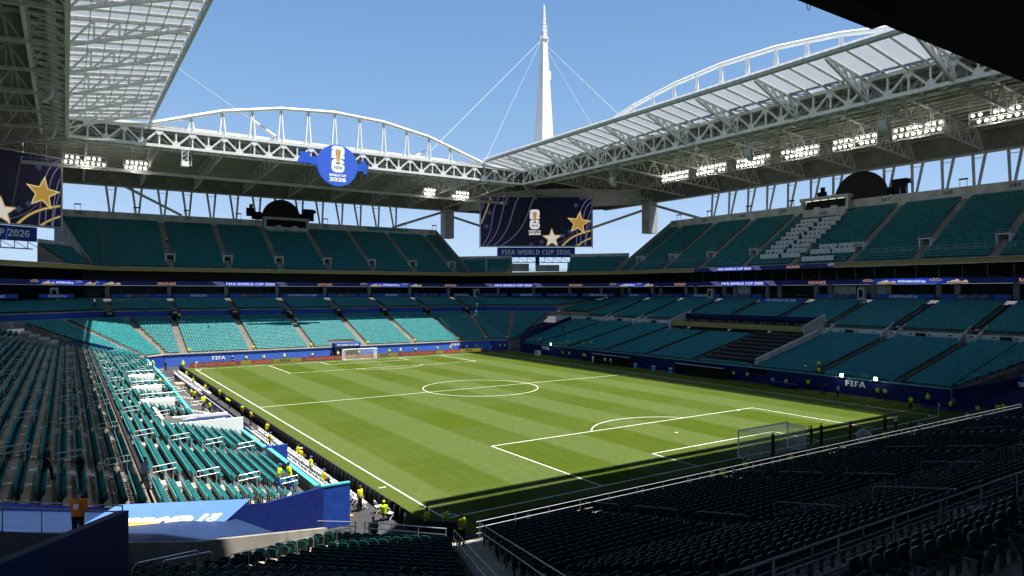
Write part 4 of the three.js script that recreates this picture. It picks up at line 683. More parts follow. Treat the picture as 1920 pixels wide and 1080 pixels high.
function bigScreen(p, ry, label, bl) {
  const s = thing('video_screen', label, 'screen', p, ry);
  new G().box(0, 0, -.65, 35.8, 16.2, 1.2).mesh('housing', M.black, s);
  const f = put('screen_face', new THREE.PlaneGeometry(35.2, 15.5), screenMat(screenTex, .23), s); f.position.z = -.02; f.castShadow = false;
  const g = new G(); for (const y of [-7.95, 7.95]) g.box(0, y, .02, 36, .3, .2); for (const x of [-17.85, 17.85]) g.box(x, 0, .02, .3, 16.2, .2); g.mesh('bezel', M.steelGrey, s);
  const u = new G(); for (let x = -15; x <= 15; x += 5) { u.bar([x, 7.8, -1], [x, 12, -1], .2); u.bar([x, 12, -1], [x + 5, 7.8, -1], .14); u.bar([x, 7.8, -.3], [x, 10, .5], .1); } u.bar([-16, 12, -1], [16, 12, -1], .3); u.mesh('hanger_truss', M.steelGrey, s);
  for (const x of [-18.2, 18.2]) { const q = new G(); for (const d of [-.35, .35]) q.bar([x, -8.6, d - .6], [x, 11, d - .6], .12); for (let y = -8; y < 10; y += 1.2) q.bar([x, y, -.95], [x, y + 1.2, -.25], .07); q.mesh('side_lattice', M.steelGrey, s); }
  const b = thing('name_banner', bl, 'banner', [p[0], p[1] - 9.9, p[2]], ry); new G().box(0, 0, -.2, 25, 3.2, .3).mesh('panel', M.blue, b); lettering(b, 'FIFA WORLD CUP 2026', 1.5, [0, -.7, -.04], 0, M.textGrey, 1.0);
  const t = new G(); for (let x = -11; x <= 11; x += 2.75) { t.bar([x, -1.6, -.8], [x, -3.2, -.8], .14); t.bar([x, -1.6, -.8], [x + 2.75, -3.2, -.8], .1); } t.bar([-12, -3.2, -.8], [12, -3.2, -.8], .25); t.mesh('support_truss', M.galv, b);
}
bigScreen([70.5, 37.9, -83.8], -.585, 'large video screen with stars and emblem at the far right corner', 'blue name banner below the far right screen');
bigScreen([-71.2, 37.9, -83.8], .585, 'large video screen at the left edge with gold and white stars', 'blue name banner below the left screen');
{ // round blue sign on the far truss
  const t = canvasTex(512, 512, (c, w, h) => { c.bg = '#2f5fd0'; c.fillStyle = '#2f5fd0'; c.fillRect(0, 0, w, h); emblem(c, 262, 10, 332); words(c, 'WORLD CUP', 258, 378, 214, 40, '#fff'); words(c, '2026', 258, 432, 216, 62, '#fff'); });
  const s = thing('round_sign', 'round blue tournament sign with side arms on the far truss', 'sign', [-.4, 46.0, -67.3]);
  const sh = new THREE.Shape(); const R = 5.05;
  const pt = [[-8.9, 2.55], [-9.3, 2.2], [-8.9, 1.9], [-9.6, -.1], [-8.6, -.25], [-8.2, -.1], [-7.4, -.15], [-7.1, 0], [-6.3, -.35], [-5.1, -.45], [-4.9, -1.2]];
  const a0 = Math.PI + .24, a1 = Math.PI * 2 - .28;
  sh.moveTo(-8.9, 2.55); pt.slice(1).forEach(q => sh.lineTo(...q));
  for (let k = 0; k <= 40; k++) { const a = lerp(a0, a1, k / 40); sh.lineTo(Math.cos(a) * R, Math.sin(a) * R); }
  [[5.0, -.9], [6.4, -.75], [6.7, -1.4], [7.2, -1.6], [7.5, -1.2], [7.2, -.3], [7.8, 0], [7.9, .7], [7.2, .9], [7.2, 1.8], [6.5, 1.9], [6.3, 1.0], [4.7, 1.0]].forEach(q => sh.lineTo(...q));
  for (let k = 0; k <= 40; k++) { const a = lerp(.2, Math.PI - .42, k / 40); sh.lineTo(Math.cos(a) * R, Math.sin(a) * R); }
  [[-5.6, 1.5], [-6.6, 1.55], [-7.0, 1.7], [-6.7, 2.4]].forEach(q => sh.lineTo(...q));
  put('sign_body', new THREE.ExtrudeGeometry(sh, { depth: .5, bevelEnabled: false, curveSegments: 24 }), std([.028, .115, .62], { roughness: .5 }), s).position.z = -.5;
  const f = put('sign_print', new THREE.CircleGeometry(4.98, 64), printMat(t), s); f.position.set(0, 0, .006);
}
// dark backs of the outer sign discs on the parapets
for (const [p, ry, R, l] of [[[-2.2, 37, -112], 0, 5.6, 'dark semicircular sign back with side arms above the far parapet'], [[95.6, 36.5, 8.5], -Math.PI / 2, 6.2, 'large dark round sign back with side arms above the right parapet']]) {
  const d = thing('sign_back', l, 'sign', p, ry), sh = new THREE.Shape(); sh.absarc(0, 0, R, 0, Math.PI * 2);
  put('disc', new THREE.ExtrudeGeometry(sh, { depth: .5, bevelEnabled: false, curveSegments: 40 }), M.black, d);
  const a = new G(); a.box(R + 2.4, 1.5, .3, 3.2, 3.6, .5); a.box(R + 4.2, 2.6, .3, .8, 1.0, .5); a.box(R + .5, .9, .3, 1.6, 1.6, .5); a.box(-R - 1.4, .5, .3, 2.8, 2.2, .5); a.box(-R - 3.2, 1.4, .3, 2.2, 2.4, .5); a.box(-R - 3.0, 3.0, .3, .9, 1.4, .5, 0); a.mesh('side_arm', std([.006, .008, .03]), d);
}
// small lamp frames along the parapets
{
  const mk = (p, ry, l) => { const t = thing('lamp_frame', l, 'lamp', p, ry, 'small lamp frames on the parapets'); new G().box(0, 1.5, 0, 1.5, .28, .5).mesh('lamp_head', M.black, t); const g = new G(); for (const s of [-.65, .65]) g.bar([s, 0, 0], [s, 1.4, 0], .09); g.mesh('post', M.galv, t); };
  [-53, -40, -28, -14.7, 10.3, 36, 47].forEach((x, i) => mk([x, 35.95, -109.3], 0, `small black lamp frame on the far parapet, ${['first', 'second', 'third', 'fourth', 'fifth', 'sixth', 'seventh'][i]} from the left`));
  [-44, -33, -20, -7.6, 18.9, 30.5].forEach((z, i) => mk([93.1, 36.15, z], -Math.PI / 2, `small black lamp frame on the right parapet, ${['first', 'second', 'third', 'fourth', 'fifth', 'sixth'][i]} from the far corner`));
}
// ---------------------------------------------------------------- tunnel covers at the corners
const coverTex = canvasTex(512, 512, (c, w, h) => { c.bg = '#4a72b8'; c.fillStyle = '#4a72b8'; c.fillRect(0, 0, w, h); emblem(c, w / 2, 60, 300); words(c, 'WORLD CUP', w / 2, 395, 180, 34, '#f0f2fa'); words(c, '2026', w / 2, 440, 180, 52, '#f0f2fa'); });
for (const [sx, sz, l] of [[-1, 1, 'blue tarpaulin with white emblem over the near left corner tunnel'], [1, 1, 'blue tarpaulin over the near right corner tunnel'], [1, -1, 'blue tarpaulin with white emblem over the far right corner tunnel'], [-1, -1, 'blue tarpaulin with white emblem over the far left corner tunnel']]) {
  const t = thing('tunnel_cover', l, 'tarpaulin'), P = [[49.3, 4.2, 55.6], [46.6, 3.2, 58.1], [53.3, 5.55, 63.7], [59.5, 6.7, 67], [59.5, 6.6, 58.1]].map(p => [p[0] * sx, p[1], p[2] * sz]);
  const g = new G(); g.tri(P[0], P[1], P[2]); g.tri(P[0], P[2], P[4]); g.tri(P[2], P[3], P[4]); const D = P.map(p => [p[0], p[1] - .12, p[2]]); for (let i = 0; i < 5; i++) g.quad(P[i], P[(i + 1) % 5], D[(i + 1) % 5], D[i]);
  g.mesh('tarpaulin', M.blueTarp, t);
  const lp = (k, w) => [(lerp(47.9, 55.6, k) - .73 * w) * sx, lerp(3.7, 6.02, k) + .26 * w * (1 - k * .45) + .09, (lerp(57.0, 61.4, k) - .68 * w) * sz];
  const fl = sx * sz < 0 ? [[0, 0], [1, 0], [1, 1], [0, 1]] : [[1, 0], [0, 0], [0, 1], [1, 1]], N = 6, q = new G(); for (let i = 0; i < N; i++) { const a = .1 + .8 * i / N, b = .1 + .8 * (i + 1) / N, U = (x, k) => [fl[x][0], (k - .1) / .8]; q.quad(lp(a, -1.9), lp(a, 1.9), lp(b, 1.9), lp(b, -1.9), [U(0, a), U(1, a), U(1, b), U(0, b)]); } q.mesh('tarpaulin_print', printMat(coverTex), t);
  if (sx > 0 && sz > 0) { new G().hexa([[46.6, 2.2, 57.9], [49.4, 2.9, 55.5], [49.3, 2.9, 55.4], [46.5, 2.2, 57.8], [46.6, 3.2, 57.9], [49.4, 4.2, 55.5], [49.3, 4.2, 55.4], [46.5, 3.2, 57.8]]).mesh('valance', M.blue, t); lettering(t, 'MIAMI', .6, [47.7, 2.95, 56.5], -Math.PI / 2 - .75, M.text, 1.4); }
}
{ // far end tunnel below the goal
  const t = thing('players_tunnel', 'dark tunnel mouth with blue canopy behind the far goal', 'tunnel', [-.8, 0, -60.6]);
  new G().box(0, 1.3, -.5, 5.8, 2.6, .1).mesh('opening', M.dark, t); new G().box(-2.95, 1.4, .4, .15, 2.9, 1.9).box(2.95, 1.4, .4, .15, 2.9, 1.9).mesh('side_wall', M.blueDeep, t); new G().box(0, 3.0, .6, 6.1, .95, 2.4).mesh('canopy', M.blue, t);
  lettering(t, 'FIFA WORLD CUP 2026', .42, [0, 2.82, 1.81], 0, M.text, .85);
}
lettering(S.far, 'FIFA', .72, [-28.4, 1.0, -60.32], 0, M.text, 1.25, 'wall_lettering');
lettering(S.far, 'FIFA', .72, [28.4, 1.45, -60.32], 0, M.text, 1.25, 'wall_lettering');
lettering(S.right, 'FIFA', .85, [42.02, 1.25, 37.5], -Math.PI / 2, M.textGrey, 1.25, 'wall_lettering');
lettering(S.right, 'FIFA', .8, [42.02, 1.25, -39.8], -Math.PI / 2, M.textGrey, 1.25, 'wall_lettering');
{ const b = S.far; const w = printMat(bigPat); for (const [x0, x1] of [[-38.6, -3.9], [2.3, 38.6]]) new G().quad([x0, .02, -60.338], [x1, .02, -60.338], [x1, 2.4, -60.338], [x0, 2.4, -60.338], [[x0 / 20, 0], [x1 / 20, 0], [x1 / 20, 1], [x0 / 20, 1]]).mesh('wrap_panel', w, b); }
// ---------------------------------------------------------------- goals
function goal(z, s, label, deep) {
  const g = thing('goal', label, 'goal', [0, 0, z], s > 0 ? 0 : Math.PI);
  for (const x of [-3.72, 3.72]) new G().tube([x, 0, 0], [x, 2.44, 0], .06, .06, 12).mesh('post', M.white, g);
  new G().tube([-3.78, 2.5, 0], [3.78, 2.5, 0], .06, .06, 12).mesh('crossbar', M.white, g);
  const fr = new G(); for (const x of [-3.72, 3.72]) { fr.tube([x, .05, 0], [x, .05, deep], .035, .035, 8); } fr.tube([-3.72, .05, deep], [3.72, .05, deep], .035, .035, 8); fr.mesh('ground_frame', M.white, g);
  const n = new G(), r = .006, st = .22, ln = (a, b) => n.bar(a, b, r * 2);
  for (let k = -18; k <= 52; k++) { const c = (a, b, m) => { }; }
  const diag = (P, w, h) => { for (let k = -h; k < w; k += st) { const a0 = Math.max(0, k), a1 = Math.min(w, k + h); if (a1 > a0) { ln(P(a0, a0 - k), P(a1, a1 - k)); ln(P(a0, h - (a0 - k)), P(a1, h - (a1 - k))); } } };
  diag((a, b) => [-3.72 + a, b, deep], 7.44, 2.44); diag((a, b) => [-3.72 + a, 2.44, b], 7.44, deep); for (const x of [-3.72, 3.72]) diag((a, b) => [x, b, a], deep, 2.44);
  n.mesh('net', M.net, g);
  if (s > 0) for (const x of [-1.55, 6.0]) { const p = thing('padded_pole', `black padded net pole ${x < 0 ? 'behind the near goal at left' : 'to the right of the near goal'}`, 'pole', [x, 0, z + 2.1]); new G().tube([0, 0, 0], [0, 2.25, 0], .15, .15, 12).tube([0, 2.25, 0], [0, 2.5, 0], .06, .04, 8).mesh('padding', M.black, p); if (x > 0) new G().tube([0, 2.4, 0], [-2.3, 2.35, -2.0], .015, .015, 5).mesh('rope', M.black, p); }
}
goal(52.5, 1, 'near goal with grey white posts, half in shade', 2.0); goal(-52.5, -1, 'far white goal in the sun before the tunnel', 2.0);
// ---------------------------------------------------------------- perimeter boards
{
  const t = canvasTex(1024, 40, (c, w, h) => { const B = (x0, x1, f) => { c.fillStyle = f; c.fillRect(x0 * w, 0, (x1 - x0) * w, h); }; B(0, 1, '#a82a32'); B(.43, .52, '#b5a020'); B(.52, .72, '#b54a2a'); B(.72, .985, '#a99a22'); words(c, 'PLAY. MOVE. HAVE FUN!', w * .21, h / 2 + 1, w * .36, 30, '#c8802a'); words(c, 'Active', w * .63, h / 2 + 1, w * .15, 32, '#d87040'); words(c, 'FIFA', w * .83, h / 2 + 1, w * .1, 32, '#2a2410'); });
  const m = screenMat(t, .2); m.color.setRGB(.02, .02, .02);
  [-34.6, -11.8, 11.0].forEach((x, i) => { const b = thing('advertising_board', `red and yellow LED advertising board along the far goal line, ${['left', 'middle', 'right'][i]} run`, 'board', [x, 0, -56.2], 0, 'red and yellow boards along the far goal line'); new G().box(11.4, .47, -.12, 22.76, .9, .16).mesh('cabinet', M.black, b); new G().quad([0, .06, -.035], [22.74, .06, -.035], [22.74, .9, -.035], [0, .9, -.035], [[0, 0], [1, 0], [1, 1], [0, 1]]).mesh('display_face', m, b); });
  // black boards along the left and near sides
  const pg = new G(); pg.box(0, .5, 0, .09, 1.0, 2.52); pg.box(-.12, .5, -.9, .14, .95, .05).box(-.12, .5, 0, .14, .95, .05).box(-.12, .5, .9, .14, .95, .05); const pgeo = pg.done();
  const L = thing('perimeter_boards', 'row of black ribbed perimeter boards along the left touchline', 'boards');
  for (let z = -53; z < 50; z += 2.56) { const p = put('board_panel', pgeo, M.rubber, L); p.position.set(-36.75, 0, z + 1.28); }
  for (let k = 0; k < 6; k++) { const a = k / 6 * 1.35, b = (k + 1) / 6 * 1.35, q = t => [-34.15 - 2.6 * Math.cos(t), 53.3 + 3.0 * Math.sin(t)], A = q(a), B = q(b); new G().hexa([[A[0], 0, A[1]], [B[0], 0, B[1]], [B[0] - .07, 0, B[1] + .05], [A[0] - .07, 0, A[1] + .05], [A[0], 1, A[1]], [B[0], 1, B[1]], [B[0] - .07, 1, B[1] + .05], [A[0] - .07, 1, A[1] + .05]]).mesh('board_panel', M.rubber, L); }
  for (let z = 50; z < 53.2; z += 1.6) { const p = put('board_panel', new THREE.BoxGeometry(.09, 1, 1.58), M.rubber, L); p.position.set(-36.75, .5, z + .85); }
  const N = thing('perimeter_boards', 'row of black perimeter boards with white notices along the near goal line', 'boards');
  for (let x = -33.4; x < 38; x += 2.56) { const p = put('board_panel', pgeo, M.rubber, N); p.rotation.y = -Math.PI / 2; p.position.set(x + 1.28, 0, 56.35); const k = Math.round((x + 33.4) / 2.56); if (k % 4 === 1 || x > -16) { const n = put('notice_sheet', new THREE.BoxGeometry(.3, .4, .01), M.paper, N); n.position.set(x + .8, .55, 56.6); if (x > -16 && k % 3) { const n2 = put('notice_sheet', new THREE.BoxGeometry(.28, .38, .01), M.paper, N); n2.position.set(x + 1.9, .56, 56.6); } } }
}
for (const [x, z, l] of [[34, 52.5, 'white corner flag pole at the near right corner'], [34, -52.5, 'thin corner flag at the far right corner'], [-34, -52.5, 'thin corner flag at the far left corner']]) { const f = thing('corner_flag', l, 'flag', [x, 0, z]); new G().tube([0, 0, 0], [0, 1.6, 0], .025, .02, 6).mesh('pole', M.white, f); new G().quad([0, 1.25, 0], [.32, 1.25, .05], [.32, 1.58, .05], [0, 1.58, 0]).mesh('flag_cloth', M.white, f); }
// ---------------------------------------------------------------- left touchline: walkway, seats behind railing, folding chairs
new G().box(-40.85, .02, -9, 1.9, .16, 50).mesh('concrete_path', M.aisle).userData = { kind: 'structure', label: 'pale sunlit concrete path along the left stand wall' };
{
  const r = thing('barrier', 'long low black barrier with pale top rail between the concrete path and the field seats', 'barrier', [-39.75, 0, 0]);
  const g = new G(), t = new G(); for (const [z0, z1] of [[-36, 16.5], [19, 27], [28.5, 49]]) { t.box(0, 1.22, (z0 + z1) / 2, .12, .08, z1 - z0); for (let z = z0; z <= z1; z += 1.75) g.box(0, .6, z, .07, 1.2, .07); for (const y of [.35, .8]) g.box(0, y, (z0 + z1) / 2, .03, .03, z1 - z0); for (let z = z0; z < z1; z += .55) g.box(0, .72, z + .3, .05, .5, .38); }
  g.mesh('barrier_panel', M.black, r); t.mesh('top_rail', std([.22, .24, .4], { roughness: .4 }), r);
  const p = thing('field_platform', 'pale tan platform boxes with steps beside the barrier', 'platform', [-40.6, 0, 0]); new G().box(0, .55, 24.5, 1.6, 1.1, 3.2).mesh('platform_box', M.tan, p); new G().box(0, .5, -24, 1.5, 1, 3).mesh('platform_box', M.tan, p); for (let k = 0; k < 6; k++) new G().box(-.1, .22 * k + .1, 31.6 - k * .55, 1.3, .12, .4).mesh('step', M.tan, p);
  const bx = new G().box(-40.75, 1.25, 35.2, 1.9, 2.5, .2).mesh('end_panel', M.blue); tag(bx, 'blue panel closing the field seat gap beside the left stand wall', 'panel');
  const or = new G().hexa([[-40.5, .01, 48.9], [-39.0, .01, 48.2], [-38.9, .01, 48.5], [-40.4, .01, 49.2], [-40.5, .04, 48.9], [-39.0, .04, 48.2], [-38.9, .04, 48.5], [-40.4, .04, 49.2]]).mesh('threshold_strip', M.orange); tag(or, 'orange strip on the ground at the end of the field seats', 'strip');
}
function chairProto(mat, frame, name, label, group) {
  const c = thing(name, label, 'chair', [0, 0, 0], 0, group);
  const s = new G().box(0, .45, 0, .42, .035, .40).box(0, .445, .2, .40, .05, .03).mesh('seat', mat, c), b = new G().box(0, .74, -.245, .42, .24, .03).mesh('backrest', mat, c);
  for (const x of [-.22, .22]) new G().tube([x, .01, .24], [x, .86, -.26], .013, .013, 6).tube([x, .01, -.26], [x, .45, .18], .013, .013, 6).mesh('leg_frame', frame, c); new G().tube([-.22, .14, .16], [.22, .14, .16], .011, .011, 5).tube([-.22, .12, -.18], [.22, .12, -.18], .011, .011, 5).mesh('crossbar', frame, c);
  return c;
}
{
  const w = chairProto(M.white, M.whiteWall, 'folding_chair', 'white folding chair in the sunlit row behind the black boards on the left touchline', 'white folding chairs along the left touchline');
  let first = true;
  const at = (x, z, ry) => { if (first) { w.position.set(x, 0, z); w.rotation.y = ry; first = false; return w; } return copy(w, null, [x, 0, z], ry); };
  for (let z = -46; z < -14; z += .62) { at(-37.75 + rnd() * .08, z, Math.PI / 2 + rnd() * .1 - .05); if (z < -18) at(-38.55 + rnd() * .08, z + .2, Math.PI / 2 + rnd() * .1); }
  for (let z = 17.5; z < 48; z += .6) { at(-37.9 + rnd() * .1, z, Math.PI / 2 + rnd() * .16 - .08); if (z < 46) at(-38.7 + rnd() * .1, z + .25, Math.PI / 2 + rnd() * .16 - .08); }
  const lone = [[-37.3, 48.9, 'white folding chair beside the last steward by the black boards'], [-37.2, 50.6, 'pair of empty white folding chair seats by the crouching steward'], [-36.6, 52.2, 'single white folding chair alone on the dark corner apron'], [-40.2, 55.4, 'small white folding chair behind the corner gate']];
  lone.forEach(([x, z, l], i) => { const c = copy(w, l, [x, 0, z], Math.PI / 2 + i * .5); delete c.userData.group; });
  const d = chairProto(M.rubber, M.black, 'black_chair', 'black seat in the row behind the barrier on the left touchline', 'black seats behind the left barrier'); let f2 = true;
  for (let z = -12.5; z < 16; z += .62) { if (f2) { d.position.set(-38.6, 0, z); d.rotation.y = Math.PI / 2; f2 = false; } else copy(d, null, [-38.6, 0, z], Math.PI / 2); }
  for (let z = 19; z < 48; z += .62) copy(d, null, [-39.35, 0, z], Math.PI / 2);
  let k = 0; const nr = 'white folding chair in the row beside the near front kerb'; for (let x = -32; x < 34; x += .98) { if ((x > -13 && x < -8) || (x > 1.2 && x < 9)) continue; const c = copy(w, nr, [x, 0, 58.9], Math.PI + rnd() * .2 - .1); c.userData.group = 'white folding chairs along the near kerb'; k++; }
}
// ---------------------------------------------------------------- railings
function railThing(name, label, fn, mat = M.chrome, group) { const t = thing(name, label, 'railing'); if (group) t.userData.group = group; const g = new G(); fn(g); g.mesh('rail_frame', mat, t); return t; }
{
  // short rails in the gangways of the left stand
  const g = new G(); const e = [[-.62, 0, 0], [.62, .33, 0]];
  for (const y of [.62, .95]) g.tube([-.6, y, 0], [.6, y + .1, 0], .024, .024, 6); g.tube([-.6, .62, 0], [-.66, .79, 0], .024, .024, 6).tube([-.66, .79, 0], [-.6, .95, 0], .024, .024, 6); g.tube([.6, .72, 0], [.66, .88, 0], .024, .024, 6).tube([.66, .88, 0], [.6, 1.05, 0], .024, .024, 6); g.tube([-.45, 0, 0], [-.45, .95, 0], .024, .024, 6).tube([.45, .15, 0], [.45, 1.04, 0], .024, .024, 6);
  const geo = g.done(); let src = null;
  for (const z of AL.slice(1)) for (let x = 43.6; x < 64; x += 2.32) {
    if (Math.abs(x - 51.7) < .7) continue;
    const y = x < 51.7 ? 2.2 + (x - 42.3) * .2555 : 4.75 + (x - 51.75) * .2655; const p = [-x, y, z];
    const lab = `short pale handrail standing in a gangway of the left stand`;
    if (!src) { src = thing('gangway_rail', lab, 'handrail', p, 0, 'short handrails in the left stand gangways'); put('rail_frame', geo, M.chrome, src); src.rotation.y = Math.PI; } else copy(src, null, p, Math.PI);
  }
  // longer rails in the near stand
  const h = new G(), q = (z, y) => [0, y + z * .31, z]; h.path([[0, -.2, -1.5], [0, .5, -1.55], [0, .68, -1.45], [0, 1.25, 1.35], [0, 1.22, 1.52], [0, .45, 1.6]], .022, 7).tube([0, 0, 0], [0, .96, 0], .02, .02, 6);
  const hg = h.done(); let s2 = null;
  for (const x of [-29, -16, -3, 10, 23, 36]) for (let z = 62.6; z < 82; z += 4.4) { const p = [x, nearH(z), z]; if (!s2) { s2 = thing('gangway_rail', 'long grey handrail in a gangway of the dark near stand', 'handrail', p, 0, 'handrails in the near stand gangways'); put('rail_frame', hg, M.railDark, s2); } else copy(s2, null, p, 0); }
  [[1.6, 'first from the field'], [4.9, 'second from the field'], [8.2, 'third from the field'], [11.6, 'fourth from the field']].forEach(([s, t]) => { const x = -43.3 - .79 * s + .61 * 1.75, z = 56.3 + .61 * s + .79 * 1.75; const y = s < 9.2 ? 1.45 + s * .2 : 3.3 + (s - 9.2) * .34; const q = thing('gangway_rail', `grey gangway handrail left of the near corner seats, ${t}`, 'handrail', [x, y, z], -.91); const g = new G(); g.path([[0, 0, -1.15], [0, .72, -1.2], [0, .86, -1.08], [0, 1.34, 1.1], [0, 1.3, 1.24], [0, .5, 1.3]], .026, 7).tube([0, .15, .1], [0, 1.12, .1], .022, .022, 6); g.mesh('rail_frame', M.chrome, q); });
  railThing('front_rail', 'three bar grey railing along the front of the dark near stand', g => { for (const y of [.35, .68, 1.0]) g.tube([-36.2, 1.42 + y, 60.4], [36, 1.42 + y, 60.4], .02, .02, 7); for (let x = -36; x <= 36; x += 2.4) g.tube([x, 1.42, 60.4], [x, 2.44, 60.4], .022, .022, 7); }, M.galv);
  railThing('front_rail', 'three bar railing along the near corner seats', g => { for (const y of [.35, .68, 1.0]) g.tube([-41.4, 1.42 + y, 57.0], [-38.1, 1.42 + y, 60.4], .026, .026, 7); for (let k = 0; k <= 3; k++) g.tube([-41.4 + k * 1.1, 1.42, 57 + k * 1.13], [-41.4 + k * 1.1, 2.44, 57 + k * 1.13], .026, .026, 7); });
  railThing('corner_gate', 'small grey barred gate at the near left corner', g => { for (const y of [.15, .45, .75, 1.05, 1.3]) g.tube([-43.6, 1.2 + y, 55.6], [-41.9, 1.2 + y, 56.9], .024, .024, 6); for (const k of [0, 1]) g.tube([-43.6 + k * 1.7, .8, 55.6 + k * 1.3], [-43.6 + k * 1.7, 2.5, 55.6 + k * 1.3], .03, .03, 6); }, M.galv);
  railThing('stair_rail', 'pair of grey stair railings on the gangway in the near corner', g => { for (const [x0, x1] of [[-37.9, -45.6], [-36.2, -43.6]]) { const P = (t, y) => [lerp(x0, x1, t), nearH(lerp(60.9, 79, t)) + y, lerp(60.9, 79, t)]; for (const y of [.95, .5]) g.tube(P(0, y), P(.9, y), .026, .026, 7); for (let t = 0; t <= .9; t += .075) g.tube(P(t, 0), P(t, .95), .024, .024, 6); } }, M.galv);
  // ledge railings at the lower right
  railThing('ledge_rail', 'dark two bar railing on the concrete ledge at the lower right', g => { for (const y of [.42, .8, 1.15]) g.tube([-44, 8.5 + y, 84.2], [38, 8.5 + y, 84.2], .022, .022, 8); for (let x = -43; x < 38; x += 2.4) g.tube([x, 8.4, 84.2], [x, 9.66, 84.2], .03, .03, 8); }, M.railDark);
  railThing('walkway_rail', 'dark railing along the walkway below the lower right ledge', g => { for (const y of [.55, .9, 1.2]) g.tube([-45, 7.5 + y, 82.65], [38, 7.5 + y, 82.65], .022, .022, 8); for (let x = -44; x < 38; x += 2.4) g.tube([x, 7.5, 82.65], [x, 8.72, 82.65], .025, .025, 8); }, M.railDark);
  railThing('upper_rail', 'grey rail in front of the seats at the bottom right corner', g => { g.path([[-38.6, 8.7, 86.4], [-38.6, 9.6, 86.3], [-38.4, 9.75, 86.2], [-30, 9.75, 86.2]], .03, 8); g.tube([-34, 8.6, 86.2], [-34, 9.75, 86.2], .026, .026, 7); });
  // glass front platform at the left
  const t = thing('viewing_platform', 'walkway with glass railing at the left edge in front of the left stand', 'platform'); new G().hexa([[-61, 6.2, 58.8], [-53.7, 6.2, 64.9], [-55.5, 6.2, 67.6], [-62.8, 6.2, 61.5], [-61, 6.45, 58.8], [-53.7, 6.45, 64.9], [-55.5, 6.45, 67.6], [-62.8, 6.45, 61.5]]).mesh('floor', M.rubber, t);
  const RP = (k, y) => [lerp(-60.9, -53.6, k), 6.45 + y, lerp(58.8, 64.9, k)]; const fr = new G(); for (const y of [1.08, .86]) fr.tube(RP(0, y), RP(1, y), .028, .028, 8); for (let k = 0; k <= 6; k++) fr.tube(RP(k / 6, -.3), RP(k / 6, 1.08), .025, .025, 7); fr.mesh('rail_frame', M.galv, t);
  const gl = new THREE.MeshPhysicalMaterial({ color: col(.95, .98, 1), roughness: .03, transmission: 1, thickness: 0 }); for (let k = 0; k < 6; k++) { const a = (k + .06) / 6, b = (k + .94) / 6; new G().quad(RP(a, .08), RP(b, .08), RP(b, .76), RP(a, .76)).mesh('glass_panel', gl, t); }
  // blue sloping wall in the foreground
  const w = thing('ramp_wall', 'dark blue sloping side wall in the left foreground', 'wall'); const A = [-53.75, 8.72, 70], B = [-57.6, 9.55, 76.6]; new G().hexa([[A[0], 4.5, A[2]], [A[0] - .25, 4.5, A[2] - .14], [B[0] - .25, 4.5, B[2] - .14], [B[0], 4.5, B[2]], A, [A[0] - .25, A[1], A[2] - .14], [B[0] - .25, B[1], B[2] - .14], B]).mesh('wall_panel', M.blueDeep, w);
  new G().bar([A[0] - .12, A[1] + .02, A[2] - .07], [B[0] - .12, B[1] + .02, B[2] - .07], .3, .05).mesh('wall_cap', M.blueTarp, w);
  railThing('foreground_rail', 'bent chrome handrail at the bottom left corner', g => g.path([[-57.8, 9.65, 78.6], [-55.6, 9.8, 78.2], [-55.45, 9.7, 78.2], [-55.42, 8.6, 78.2]], .028, 8));
  railThing('foreground_rail', 'bent chrome handrail beside the blue wall at the bottom', g => g.path([[-53.6, 5.2, 68.2], [-53.5, 6.3, 68.0], [-53.35, 6.42, 67.9], [-51.4, 5.9, 66.3], [-51.3, 5.8, 66.2], [-51.3, 4.9, 66.2]], .026, 8));
  // broadcast gear on tripod
  const c = thing('tripod_camera', 'black broadcast camera on a tripod in the left foreground', 'camera', [-57.3, 6.2, 73.6], .3); new G().box(0, 2.25, -.3, .3, .34, 1.0).box(0, 2.25, -.9, .2, .22, .3).box(.25, 2.4, .1, .12, .3, .2).mesh('camera_body', M.black, c); new G().tube([0, 1.4, 0], [0, 2.1, 0], .09, .07, 10).box(0, 2.06, 0, .24, .1, .3).mesh('tripod_head', M.black, c); for (let k = 0; k < 3; k++) { const a = k * 2.094; new G().tube([0, 1.55, 0], [Math.cos(a) * .75, 0, Math.sin(a) * .75], .03, .025, 7).mesh('leg', M.black, c); } new G().box(.1, 1.2, .3, .5, .7, .4).mesh('bag', M.black, c);
}
